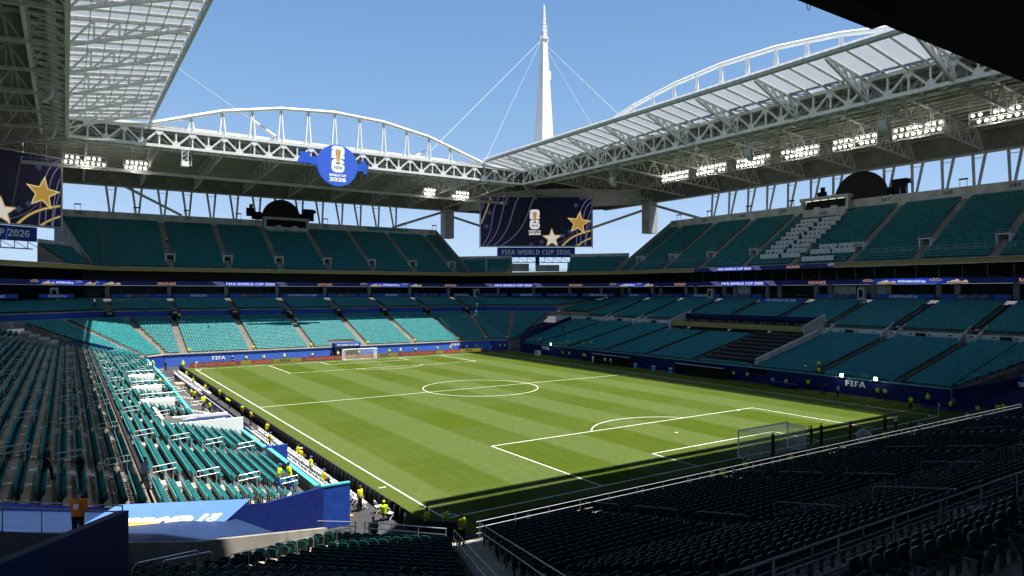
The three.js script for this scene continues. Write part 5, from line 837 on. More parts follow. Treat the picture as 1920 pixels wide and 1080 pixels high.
// ---------------------------------------------------------------- press desks, media tables, premium terrace, dugouts
{
  const d = thing('press_desk', 'white press bench across the left stand rows, farthest of three', 'press desk', [-47.0, 3.55, -9.2], 0, 'white press benches in the left stand');
  new G().box(0, .35, 1.2, 2.9, .55, .12).mesh('front_panel', M.white, d); new G().box(0, .66, .4, 3.0, .08, 1.6).mesh('desk_top', M.white, d); const f = new G(); for (let k = 0; k < 3; k++) f.box(-1.0 + k * .9, .82, .7, .3, .26, .1); f.mesh('desk_screen', M.steelGrey, d); new G().tube([-1.5, 1.2, -.4], [1.5, 1.2, -.4], .025, .025, 6).mesh('rail', M.chrome, d); d.rotation.x = 0;
  copy(d, 'white press bench across the left stand rows, middle of three', [-47.5, 3.65, 3.9]); copy(d, 'white press bench across the left stand rows, nearest of three', [-47.5, 3.65, 15.4]);
  const v = thing('gate_recess', 'white walled gate recess with blue floor cut into the left stand', 'gate'); new G().box(-45.2, 2.2, 28.3, 6.6, 3.4, .25).mesh('recess_wall', M.white, v); new G().box(-45.2, 1.8, 21.2, 6.6, 3.0, .25).mesh('recess_wall', M.white, v); new G().box(-48.4, 2.6, 24.75, .25, 3.6, 7).mesh('recess_wall', M.whiteWall, v); new G().box(-45.1, 3.0, 24.75, 6.2, .1, 6.8).mesh('recess_cover', M.blueTarp, v);
  const u = thing('stair_block', 'grey concrete block terrace in the far left corner seats', 'terrace'); for (let k = 0; k < 4; k++) new G().box(-57 - k * 1.3, 6.4 + k * .55, -42.5, 1.3, 1.3, 8.6).mesh('terrace_step', M.greyWall, u);
  // right upper deck press desks: two columns of white benches
  const rowY = i => 21.0 + i * .527, rowX = i => 72.4 + i * .785;
  let p0 = null; const bench = (x, y, z, len, lab) => { if (!p0) { p0 = thing('press_bench', lab, 'press desk', [x, y, z], 0, 'white press benches in the right upper deck'); new G().box(-.35, .55, 0, .08, 1.0, 4.6).mesh('front_panel', M.whiteWall, p0); new G().box(0, 1.02, 0, .75, .06, 4.6).mesh('desk_top', M.whiteWall, p0); const q = new G(); for (let k = 0; k < 4; k++) q.box(.1, 1.2, -1.7 + k * 1.1, .1, .26, .36); q.mesh('desk_screen', M.dark, p0); } else { const c = copy(p0, lab, [x, y, z]); c.scale.z = len / 4.6; } };
  for (let i = 0; i < 9; i++) { const k = 3 + i * 2.1, x = rowX(k), y = rowY(Math.floor(k)) + .05, o = i * .15; bench(x, y, -.4 + o, 4.4, `white press bench in the right upper deck, left column, ${['first', 'second', 'third', 'fourth', 'fifth', 'sixth', 'seventh', 'eighth', 'ninth'][i]} row up`); bench(x, y, 4.9 + o, 4.4, `white press bench in the right upper deck, right column, ${['first', 'second', 'third', 'fourth', 'fifth', 'sixth', 'seventh', 'eighth', 'ninth'][i]} row up`); }
  for (const [k, z, len] of [[1, 12, 7], [4, 11.2, 4.4], [4, 16.2, 4.8], [6, 12, 4], [6, 16.8, 5]]) bench(rowX(k), rowY(k) + .05, z, len, `white press bench right of the press columns, ${k < 2 ? 'front' : k < 5 ? 'middle' : 'back'} row, ${z > 15 ? 'right' : 'left'} one`);
  // media tables in the right lower stand
  for (let i = 0; i < 8; i++) { const x = 44.5 + i * 2.05, y = 2.2 + (x - 42.3) * .2555; const t = thing('media_table', `long brown media table row in the right lower stand, ${['first', 'second', 'third', 'fourth', 'fifth', 'sixth', 'seventh', 'eighth'][i]} up from the wall`, 'table', [x, y, 12.6], 0, 'brown media tables in the right lower stand'); new G().box(0, .78, 0, .7, .06, 10.4).mesh('table_top', M.brown, t); new G().box(-.32, .5, 0, .05, .5, 10.4).mesh('modesty_panel', M.rubber, t); const s = new G(); for (let k = 0; k < 9; k++) s.box(.62, .5, -4.6 + k * 1.15, .5, .8, .55); s.mesh('bench_seat', std([.02, .09, .11]), t); }
  tag(new G().bar([43.2, 3.2, 19.4], [61, 7.5, 19.4], .5, 1.2).mesh('ramp_wall', M.parapet), 'pale sloping wall beside the media tables in the right lower stand', 'wall');
  tag(new G().box(42.2, 1.9, 20.6, .3, .8, 3.4).mesh('gate_wall', M.tan), 'tan low wall of the gate gap in the right lower stand', 'wall');
  const v2 = thing('premium_terrace', 'gold fronted premium terrace with brown armchairs in the right lower stand', 'terrace'); new G().box(60.4, 8.2, .5, .25, 1.0, 33.4).mesh('gold_fascia', M.gold, v2); new G().box(63, 7.5, .5, 5.2, .3, 33.4).mesh('floor', M.rubber, v2); new G().box(65.1, 9.95, .5, .2, .8, 33.4).mesh('header_board', M.blueDeep, v2); new G().box(65.2, 8.7, .5, .2, 1.8, 33.4).mesh('back_wall', M.dark, v2);
  for (const z of [-16.3, 17.3]) new G().hexa([[60, 5.6, z - .15], [67, 7, z - .15], [67, 7, z + .15], [60, 5.6, z + .15], [60, 8.9, z - .15], [67, 11, z - .15], [67, 11, z + .15], [60, 8.9, z + .15]]).mesh('side_wall', M.parapet, v2);
  const ar = new G(); ar.box(0, .3, 0, .6, .3, .6).box(-.0, .65, 0, .55, .4, .1); const ac = thing('armchair', 'brown padded armchair on the gold fronted terrace', 'armchair', [62.2, 7.65, -15], 0, 'brown armchairs on the premium terrace'); new G().box(0, .28, 0, .62, .36, .62).mesh('seat', std([.12, .10, .085]), ac); new G().box(.28, .68, 0, .12, .55, .6).mesh('backrest', std([.13, .11, .09]), ac); for (const s of [-1, 1]) new G().box(0, .5, s * .29, .55, .12, .08).mesh('armrest', M.black, ac);
  for (let r = 0; r < 2; r++) for (let z = -15; z < 16.5; z += 1.0) if (r || z > -15) if (Math.round(z + 16) % 4) copy(ac, null, [62.2 + r * 1.7, 7.65 + r * .45, z]);
  for (const z of [-10.5, .5, 10]) tag(new G().bar([60.2, 7.6, z], [59.4, 7.2, z], .5, .1).mesh('bracket_plate', M.whiteWall), `small white bracket under the gold terrace front, ${z < -5 ? 'left' : z < 5 ? 'middle' : 'right'}`, 'bracket');
  for (const [z0, z1, l] of [[-19.8, -8, 'black team dugout with curved roof, farther one on the right touchline'], [4.2, 15.2, 'black team dugout with curved roof, nearer one on the right touchline']]) {
    const t = thing('dugout', l, 'dugout', [40.6, 0, (z0 + z1) / 2]), w = z1 - z0, g = new G(); const pr = [[.9, 0], [.95, .9], [.75, 1.5], [.2, 1.85], [-.8, 1.95]]; for (let i = 0; i < 4; i++) { const a = pr[i], b = pr[i + 1]; g.hexa([[a[0], a[1], -w / 2], [a[0], a[1], w / 2], [b[0], b[1], w / 2], [b[0], b[1], -w / 2], [a[0] + .05, a[1] + .04, -w / 2], [a[0] + .05, a[1] + .04, w / 2], [b[0] + .05, b[1] + .04, w / 2], [b[0] + .05, b[1] + .04, -w / 2]]); } g.mesh('shell', M.black, t); new G().box(-.8, 1.97, 0, .12, .1, w).mesh('roof_trim', M.steelGrey, t); for (const s of [-1, 1]) new G().hexa([[-.75, 0, s * w / 2 - .03], [.9, 0, s * w / 2 - .03], [.9, 0, s * w / 2 + .03], [-.75, 0, s * w / 2 + .03], [-.75, 1.9, s * w / 2 - .03], [.7, 1.5, s * w / 2 - .03], [.7, 1.5, s * w / 2 + .03], [-.75, 1.9, s * w / 2 + .03]]).mesh('end_panel', M.black, t);
    for (let k = 0; k < Math.floor(w / .75); k++) { new G().box(.3, .5, -w / 2 + .5 + k * .75, .5, .14, .52).box(.55, .85, -w / 2 + .5 + k * .75, .12, .7, .5).mesh('bench_seat', M.rubber, t); }
  }
  tag(new G().box(40.2, .55, 27, .8, .5, 4.6).box(40.2, .2, 27, .5, .4, 4.4).mesh('covered_bench', M.blueDeep), 'dark blue covered bench beside the nearer dugout', 'bench');
  const mb = thing('equipment_box', 'pale equipment box on the far part of the right touchline', 'box', [39.2, 0, -39.2]); new G().box(0, .55, 0, .9, 1.1, 1.4).mesh('casing', M.parapet, mb); new G().box(0, 1.12, 0, .94, .05, 1.44).mesh('lid', M.whiteWall, mb);
  [[39.6, -6.2], [39.6, 3.2], [39.4, -1.0]].forEach(([x, z], i) => { const t = thing('cooler_bin', `light blue drink cooler bin by the dugouts, ${['beside the farther one', 'beside the nearer one', 'between both'][i]}`, 'cooler', [x, 0, z]); new G().tube([0, 0, 0], [0, .9, 0], .32, .34, 14).mesh('barrel', std([.05, .32, .5]), t); new G().tube([0, .9, 0], [0, .97, 0], .36, .3, 14).mesh('lid', M.white, t); });
  [[41.6, 35.6, 'nearer the dugout'], [41.6, 40.7, 'nearer the corner'], [41.6, -37.1, 'far along']].forEach(([x, z, t]) => { const l = thing('work_light', `small bright work light on the right wall top, ${t}`, 'lamp', [x, 2.5, z], -Math.PI / 2); new G().box(0, .28, -.06, .55, .55, .1).mesh('housing', M.black, l); const f = put('lamp_face', new THREE.PlaneGeometry(.48, .48), lampMat, l); f.position.set(0, .28, -.005); f.castShadow = false; const p = new THREE.PointLight(col(1, 1, .95), 1.5); p.position.set(0, .28, .25); l.add(p); });
  [[33.5], [-31]].forEach(([z], i) => 0);
  const fl = new G().box(40.6, .03, 50.4, 2.6, .05, 6).mesh('corner_mat', M.blueDeep); tag(fl, 'dark blue mat on the ground at the near right corner', 'mat');
  const bc = thing('covered_camera', 'broadcast camera under a crumpled clear plastic cover behind the near goal', 'camera', [7.4, 0, 58.0]); for (let k = 0; k < 3; k++) { const a = k * 2.094 + .4; new G().tube([0, 1.3, 0], [Math.cos(a) * .6, .0, Math.sin(a) * .6], .035, .03, 7).mesh('tripod_leg', M.steelGrey, bc); }
  { const g = new THREE.IcosahedronGeometry(.85, 4), p = g.attributes.position; for (let i = 0; i < p.count; i++) { const x = p.getX(i), y = p.getY(i), z = p.getZ(i), n = .78 + .5 * fbm(x * 3.4 + 9, y * 2.2 + z * 1.7 + 9, 64, 77, 4); p.setXYZ(i, x * n * 1.15, y * n * (y < 0 ? .95 : .72), z * n * .75); } g.computeVertexNormals(); const m = put('plastic_cover', g, std([.3, .3, .3], { roughness: .25 }), bc); m.position.set(0, 1.75, 0); m.scale.set(1, .9, .8); }
}
// ---------------------------------------------------------------- people
function nets(f, mn, mx, cell) {
  const n = [0, 1, 2].map(k => Math.ceil((mx[k] - mn[k]) / cell) + 2), V = new Float32Array(n[0] * n[1] * n[2]), id = (x, y, z) => x + n[0] * (y + n[1] * z);
  for (let z = 0; z < n[2]; z++) for (let y = 0; y < n[1]; y++) for (let x = 0; x < n[0]; x++) V[id(x, y, z)] = f(mn[0] + x * cell, mn[1] + y * cell, mn[2] + z * cell);
  const vi = new Int32Array(V.length).fill(-1), P = [], I = [];
  const ed = [[0, 0, 0, 1, 0, 0], [0, 1, 0, 1, 1, 0], [0, 0, 1, 1, 0, 1], [0, 1, 1, 1, 1, 1], [0, 0, 0, 0, 1, 0], [1, 0, 0, 1, 1, 0], [0, 0, 1, 0, 1, 1], [1, 0, 1, 1, 1, 1], [0, 0, 0, 0, 0, 1], [1, 0, 0, 1, 0, 1], [0, 1, 0, 0, 1, 1], [1, 1, 0, 1, 1, 1]];
  for (let z = 0; z < n[2] - 1; z++) for (let y = 0; y < n[1] - 1; y++) for (let x = 0; x < n[0] - 1; x++) {
    let c = 0, sx = 0, sy = 0, sz = 0;
    for (const [a, b, d, e, g, h] of ed) { const u = V[id(x + a, y + b, z + d)], v = V[id(x + e, y + g, z + h)]; if ((u < 0) !== (v < 0)) { const t = u / (u - v); sx += a + (e - a) * t; sy += b + (g - b) * t; sz += d + (h - d) * t; c++; } }
    if (c) { vi[id(x, y, z)] = P.length / 3; P.push(mn[0] + (x + sx / c) * cell, mn[1] + (y + sy / c) * cell, mn[2] + (z + sz / c) * cell); }
  }
  for (let z = 1; z < n[2] - 1; z++) for (let y = 1; y < n[1] - 1; y++) for (let x = 1; x < n[0] - 1; x++) {
    const u = V[id(x, y, z)];
    const q = (a, b, c, d, flip) => { if (a < 0 || b < 0 || c < 0 || d < 0) return; flip ? I.push(a, b, c, a, c, d) : I.push(a, c, b, a, d, c); };
    if ((u < 0) !== (V[id(x + 1, y, z)] < 0)) q(vi[id(x, y - 1, z - 1)], vi[id(x, y, z - 1)], vi[id(x, y, z)], vi[id(x, y - 1, z)], u < 0);
    if ((u < 0) !== (V[id(x, y + 1, z)] < 0)) q(vi[id(x - 1, y, z - 1)], vi[id(x - 1, y, z)], vi[id(x, y, z)], vi[id(x, y, z - 1)], u < 0);
    if ((u < 0) !== (V[id(x, y, z + 1)] < 0)) q(vi[id(x - 1, y - 1, z)], vi[id(x, y - 1, z)], vi[id(x, y, z)], vi[id(x - 1, y, z)], u < 0);
  }
  const g = new THREE.BufferGeometry(); g.setAttribute('position', new THREE.Float32BufferAttribute(P, 3)); g.setIndex(I); g.computeVertexNormals(); return g;
}
const smin = (a, b, k) => { const h = Math.max(k - Math.abs(a - b), 0) / k; return Math.min(a, b) - h * h * k * .25; };
function bone(a, b, r, s = r) {
  const d = [b[0] - a[0], b[1] - a[1], b[2] - a[2]], l = d[0] * d[0] + d[1] * d[1] + d[2] * d[2] || 1e-9;
  return (x, y, z) => { const px = x - a[0], py = y - a[1], pz = z - a[2], t = Math.max(0, Math.min(1, (px * d[0] + py * d[1] + pz * d[2]) / l)); return Math.hypot(px - d[0] * t, py - d[1] * t, pz - d[2] * t) - (r + (s - r) * t); };
}
const field = (bs, k, grow = 0) => (x, y, z) => { let v = 1; for (const b of bs) v = smin(v, b(x, y, z), k); return v - grow; };
const handGeo = s => {                          // right hand: fingers along -y, palm toward +z, thumb on the -x * s side
  const b = [bone([-.025 * s, -.03, 0], [-.028 * s, -.085, 0], .016, .013), bone([0, -.02, 0], [0, -.09, 0], .019, .014), bone([.024 * s, -.03, 0], [.026 * s, -.083, 0], .016, .012), bone([0, .01, 0], [0, -.03, 0], .026, .024)];
  [[-.033, .042, .034], [-.011, .047, .038], [.011, .044, .035], [.031, .034, .028]].forEach(([x, l, m]) => { const p = [x * s, -.095, 0], q = [x * s * 1.08, -.095 - l * .86, l * .45], r = [x * s * 1.08, -.095 - l * .86 - m * .35, l * .45 + m * .85]; b.push(bone(p, q, .0095, .0088), bone(q, r, .0088, .0078)); });
  b.push(bone([-.03 * s, -.03, .006], [-.056 * s, -.062, .022], .013, .0105), bone([-.056 * s, -.062, .022], [-.056 * s, -.095, .034], .0105, .009));
  return nets(field(b, .008), [-.085, -.2, -.04], [.085, .05, .1], .0082);
};
const HR = handGeo(1), HL = handGeo(-1);
const POSE = {
  stand: { aL: [.26, 1.14, -.02], wL: [.27, .88, .06], aR: [-.26, 1.14, -.02], wR: [-.27, .88, .06], kL: [.11, .50, .02], fL: [.12, .09, -.02], kR: [-.11, .50, .02], fR: [-.14, .09, -.02] },
  fold: { aL: [.27, 1.15, -.01], wL: [.09, 1.06, .22], aR: [-.27, 1.15, -.01], wR: [-.07, 1.02, .24], kL: [.1, .50, .03], fL: [.13, .09, 0], kR: [-.12, .50, .01], fR: [-.15, .09, -.04] },
  walk: { aL: [.25, 1.15, -.12], wL: [.25, .93, -.06], aR: [-.25, 1.15, .1], wR: [-.23, .97, .26], kL: [.1, .52, .16], fL: [.1, .1, .2], kR: [-.1, .50, -.04], fR: [-.1, .14, -.32] },
  phone: { aL: [.26, 1.14, -.04], wL: [.27, .88, .03], aR: [-.25, 1.17, .08], wR: [-.14, 1.38, .27], kL: [.1, .50, .02], fL: [.12, .09, -.02], kR: [-.1, .50, .02], fR: [-.13, .09, -.02] },
  photo: { aL: [.3, 1.32, .14], wL: [.1, 1.56, .24], aR: [-.3, 1.32, .14], wR: [-.1, 1.56, .24], kL: [.13, .50, .02], fL: [.16, .09, -.02], kR: [-.13, .50, .02], fR: [-.17, .09, -.02] },
  sit: { pel: [0, .52, -.05], lean: .02, aL: [.25, .74, .02], wL: [.14, .66, .26], aR: [-.25, .74, .02], wR: [-.14, .66, .26], kL: [.14, .50, .40], fL: [.15, .09, .36], kR: [-.14, .50, .40], fR: [-.15, .09, .38], drop: .42 },
  bend: { lean: .34, aL: [.25, 1.02, .38], wL: [.14, .78, .46], aR: [-.25, 1.02, .38], wR: [-.12, .8, .48], kL: [.11, .50, .06], fL: [.13, .09, -.04], kR: [-.11, .50, .06], fR: [-.13, .09, -.04], dropS: .12 },
  work: { lean: .06, aL: [.28, 1.16, .06], wL: [.10, 1.08, .30], aR: [-.28, 1.14, .02], wR: [-.19, 1.02, .30], kL: [.11, .50, .03], fL: [.14, .09, 0], kR: [-.11, .50, .02], fR: [-.16, .09, -.03] },
};
const figs = {};
function figure(name) {
  if (figs[name]) return figs[name];
  const q = POSE[name], dr = q.drop || 0, ln = q.lean || 0, ds = (q.dropS || 0), pel = q.pel || [0, .95, 0], mid = [0, 1.14 - dr - ds * .3, pel[2] + ln * .5], ch = [0, 1.34 - dr - ds, pel[2] + ln], nk = [0, 1.48 - dr - ds, pel[2] + ln * 1.15], hd = [0, 1.645 - dr - ds * 1.1, pel[2] + ln * 1.3 + .02];
  const sL = [.185, 1.42 - dr - ds, ch[2]], sR = [-.185, 1.42 - dr - ds, ch[2]], hL = [.095, pel[1] - .03, pel[2]], hR = [-.095, pel[1] - .03, pel[2]];
  const torso = g => [bone([.07, pel[1], pel[2]], [.08, ch[1], ch[2]], .115 + g, .125 + g), bone([-.07, pel[1], pel[2]], [-.08, ch[1], ch[2]], .115 + g, .125 + g), bone(mid, ch, .12 + g, .13 + g), bone(sR, sL, .062 + g, .062 + g)];
  const arm = (s, a, w, g, part) => part === 1 ? [bone(s, [lerp(s[0], a[0], .75), lerp(s[1], a[1], .75), lerp(s[2], a[2], .75)], .058 + g, .05 + g)] : [bone(s, a, .054, .041), bone(a, w, .041, .027)];
  const leg = (h, k, f, g) => [bone(h, k, .088 + g, .06 + g), bone(k, f, .06 + g, .044 + g)];
  const foot = (f, g) => [bone([f[0], .045, f[2] - .04], [f[0] * 1.08, .035, f[2] + .16], .042 + g, .034 + g), bone([f[0], f[1], f[2]], [f[0], .05, f[2] - .02], .045 + g, .045 + g)];
  const ft = q.fL[1], lift = f => f[1] > .12 ? f[1] - .09 : 0;
  const footL = (f, g) => foot(f, g).map(b => (x, y, z) => b(x, y - lift(f), z));
  const box = (y0, y1) => [[-.5, y0, -.55], [.5, y1, .75]];
  const body = nets(field([...torso(0), bone(nk, hd, .056, .052), ...arm(sL, q.aL, q.wL), ...arm(sR, q.aR, q.wR), ...leg(hL, q.kL, q.fL, 0), ...leg(hR, q.kR, q.fR, 0), ...footL(q.fL, -.008), ...footL(q.fR, -.008)], .035), ...box(-.02, 1.6 - dr + .05), .031);
  const H = hd, E = (cx, cy, cz, a, b, c) => (x, y, z) => { const u = (x - H[0] - cx) / a, v = (y - H[1] - cy) / b, w = (z - H[2] - cz) / c, l = Math.hypot(u, v, w); return (l - 1) * Math.min(a, b, c); };
  const hb = [E(0, .025, -.01, .076, .1, .095), E(0, -.045, .02, .056, .072, .07), E(0, -.01, .098, .014, .028, .022), E(.078, -.01, -.01, .014, .03, .02), E(-.078, -.01, -.01, .014, .03, .02), E(0, -.055, .083, .028, .009, .012)];
  const hf = field(hb, .018), ey = [E(.032, .012, .092, .017, .011, .014), E(-.032, .012, .092, .017, .011, .014)];
  const head = nets((x, y, z) => Math.max(hf(x, y, z), -Math.min(ey[0](x, y, z), ey[1](x, y, z))), [-.11, H[1] - .15, H[2] - .13], [.11, H[1] + .15, H[2] + .15], .0165);
  const handAt = (g, a, w) => { const d = new THREE.Vector3(w[0] - a[0], w[1] - a[1], w[2] - a[2]).normalize(), m = new THREE.Matrix4().makeRotationFromQuaternion(new THREE.Quaternion().setFromUnitVectors(new THREE.Vector3(0, -1, 0), d)); m.setPosition(w[0], w[1], w[2]); return g.clone().applyMatrix4(m); };
  const skin = mergeGeometries([body, head, handAt(HL, q.aL, q.wL), handAt(HR, q.aR, q.wR)]);
  const cut = (f, y) => (a, b, c) => Math.max(f(a, b, c), y - b);
  const top = nets(cut(field([...torso(.022), ...arm(sL, q.aL, q.wL, .016, 1), ...arm(sR, q.aR, q.wR, .016, 1)], .03), pel[1] - .1), ...box(pel[1] - .16, 1.56 - dr), .027);
  const sleeves = nets(field([...arm(sL, q.aL, q.wL, .022, 1), ...arm(sR, q.aR, q.wR, .022, 1)], .01), ...box(pel[1] - .3, 1.56 - dr), .027);
  const bot = nets((x, y, z) => Math.max(field([bone([.06, pel[1] - .01, pel[2]], [-.06, pel[1] - .01, pel[2]], .14, .14), ...leg(hL, q.kL, q.fL, .018), ...leg(hR, q.kR, q.fR, .018)], .03)(x, y, z), y - pel[1] - .03), ...box(0, pel[1] + .1), .027);
  const shoe = nets(field([...footL(q.fL, .008), ...footL(q.fR, .008)], .015), ...box(-.03, .35), .024);
  const cap = new G(); { const c = nets((x, y, z) => Math.max(E(0, .04, -.012, .089, .092, .107)(x, y, z), H[1] + .035 - y), [-.12, H[1], H[2] - .14], [.12, H[1] + .16, H[2] + .13], .015); cap.geo(c).geo(new THREE.CylinderGeometry(.075, .08, .012, 14, 1, false, -Math.PI / 2, Math.PI).translate(H[0], H[1] + .04, H[2] + .075)); }
  const hair = nets((x, y, z) => Math.max(E(0, .036, -.016, .086, .096, .104)(x, y, z), .2 * (z - H[2] - .03) * 4 + (H[1] + .005 - y) * .5 - .012), [-.12, H[1] - .1, H[2] - .14], [.12, H[1] + .16, H[2] + .13], .0155);
  return figs[name] = { skin, top, sleeves, bot, shoe, cap: cap.done(), hair, head: H };
}
const PM = { skin: [std([.42, .25, .17], { roughness: .6 }), std([.16, .08, .05], { roughness: .55 }), std([.28, .155, .1], { roughness: .6 })], yellow: std([.5, .64, .015], { roughness: .7 }), orangeV: std([.75, .17, .015], { roughness: .75 }), black: std([.012, .012, .015], { roughness: .85 }), navy: std([.02, .028, .06], { roughness: .8 }), white: std([.75, .75, .75], { roughness: .8 }), grey: std([.12, .12, .12], { roughness: .8 }), red: std([.55, .02, .02], { roughness: .75 }), blueC: std([.03, .08, .5], { roughness: .7 }), lblue: std([.22, .38, .55], { roughness: .8 }), brown: std([.10, .055, .03], { roughness: .85 }), hair: std([.015, .011, .009], { roughness: .8 }), shoe: std([.03, .03, .03], { roughness: .6 }), lilac: std([.32, .30, .42], { roughness: .8 }) };
function person(pose, o, p, ry, label, group) {
  const f = figure(pose), b = put('person', f.skin, PM.skin[o.skin ?? 1]); b.position.set(...p); b.rotation.y = ry; if (o.s) b.scale.setScalar(o.s);
  tag(b, label, 'person', group);
  put(o.vest ? 'safety_vest' : 'shirt', f.top, PM[o.top || 'yellow'], b); if (o.sleeve) put('sleeves', f.sleeves, PM[o.sleeve], b);
  put('trousers', f.bot, PM[o.bot || 'black'], b); put('shoes', f.shoe, PM.shoe, b);
  if (o.cap) put('cap', f.cap, PM[o.cap], b); else put('hair', f.hair, PM[o.hairM || 'hair'], b);
  if (o.band) { const g = new G().box(0, f.head[1] - .36, f.head[2] - .02, .34, .05, .36); put('reflective_band', g.done(), PM.white, b); }
  return b;
}
const V = { vest: 1, top: 'yellow' }, E = Math.PI / 2;           // facing: 0 = +z (camera side), PI = -z, E = +x, -E = -x
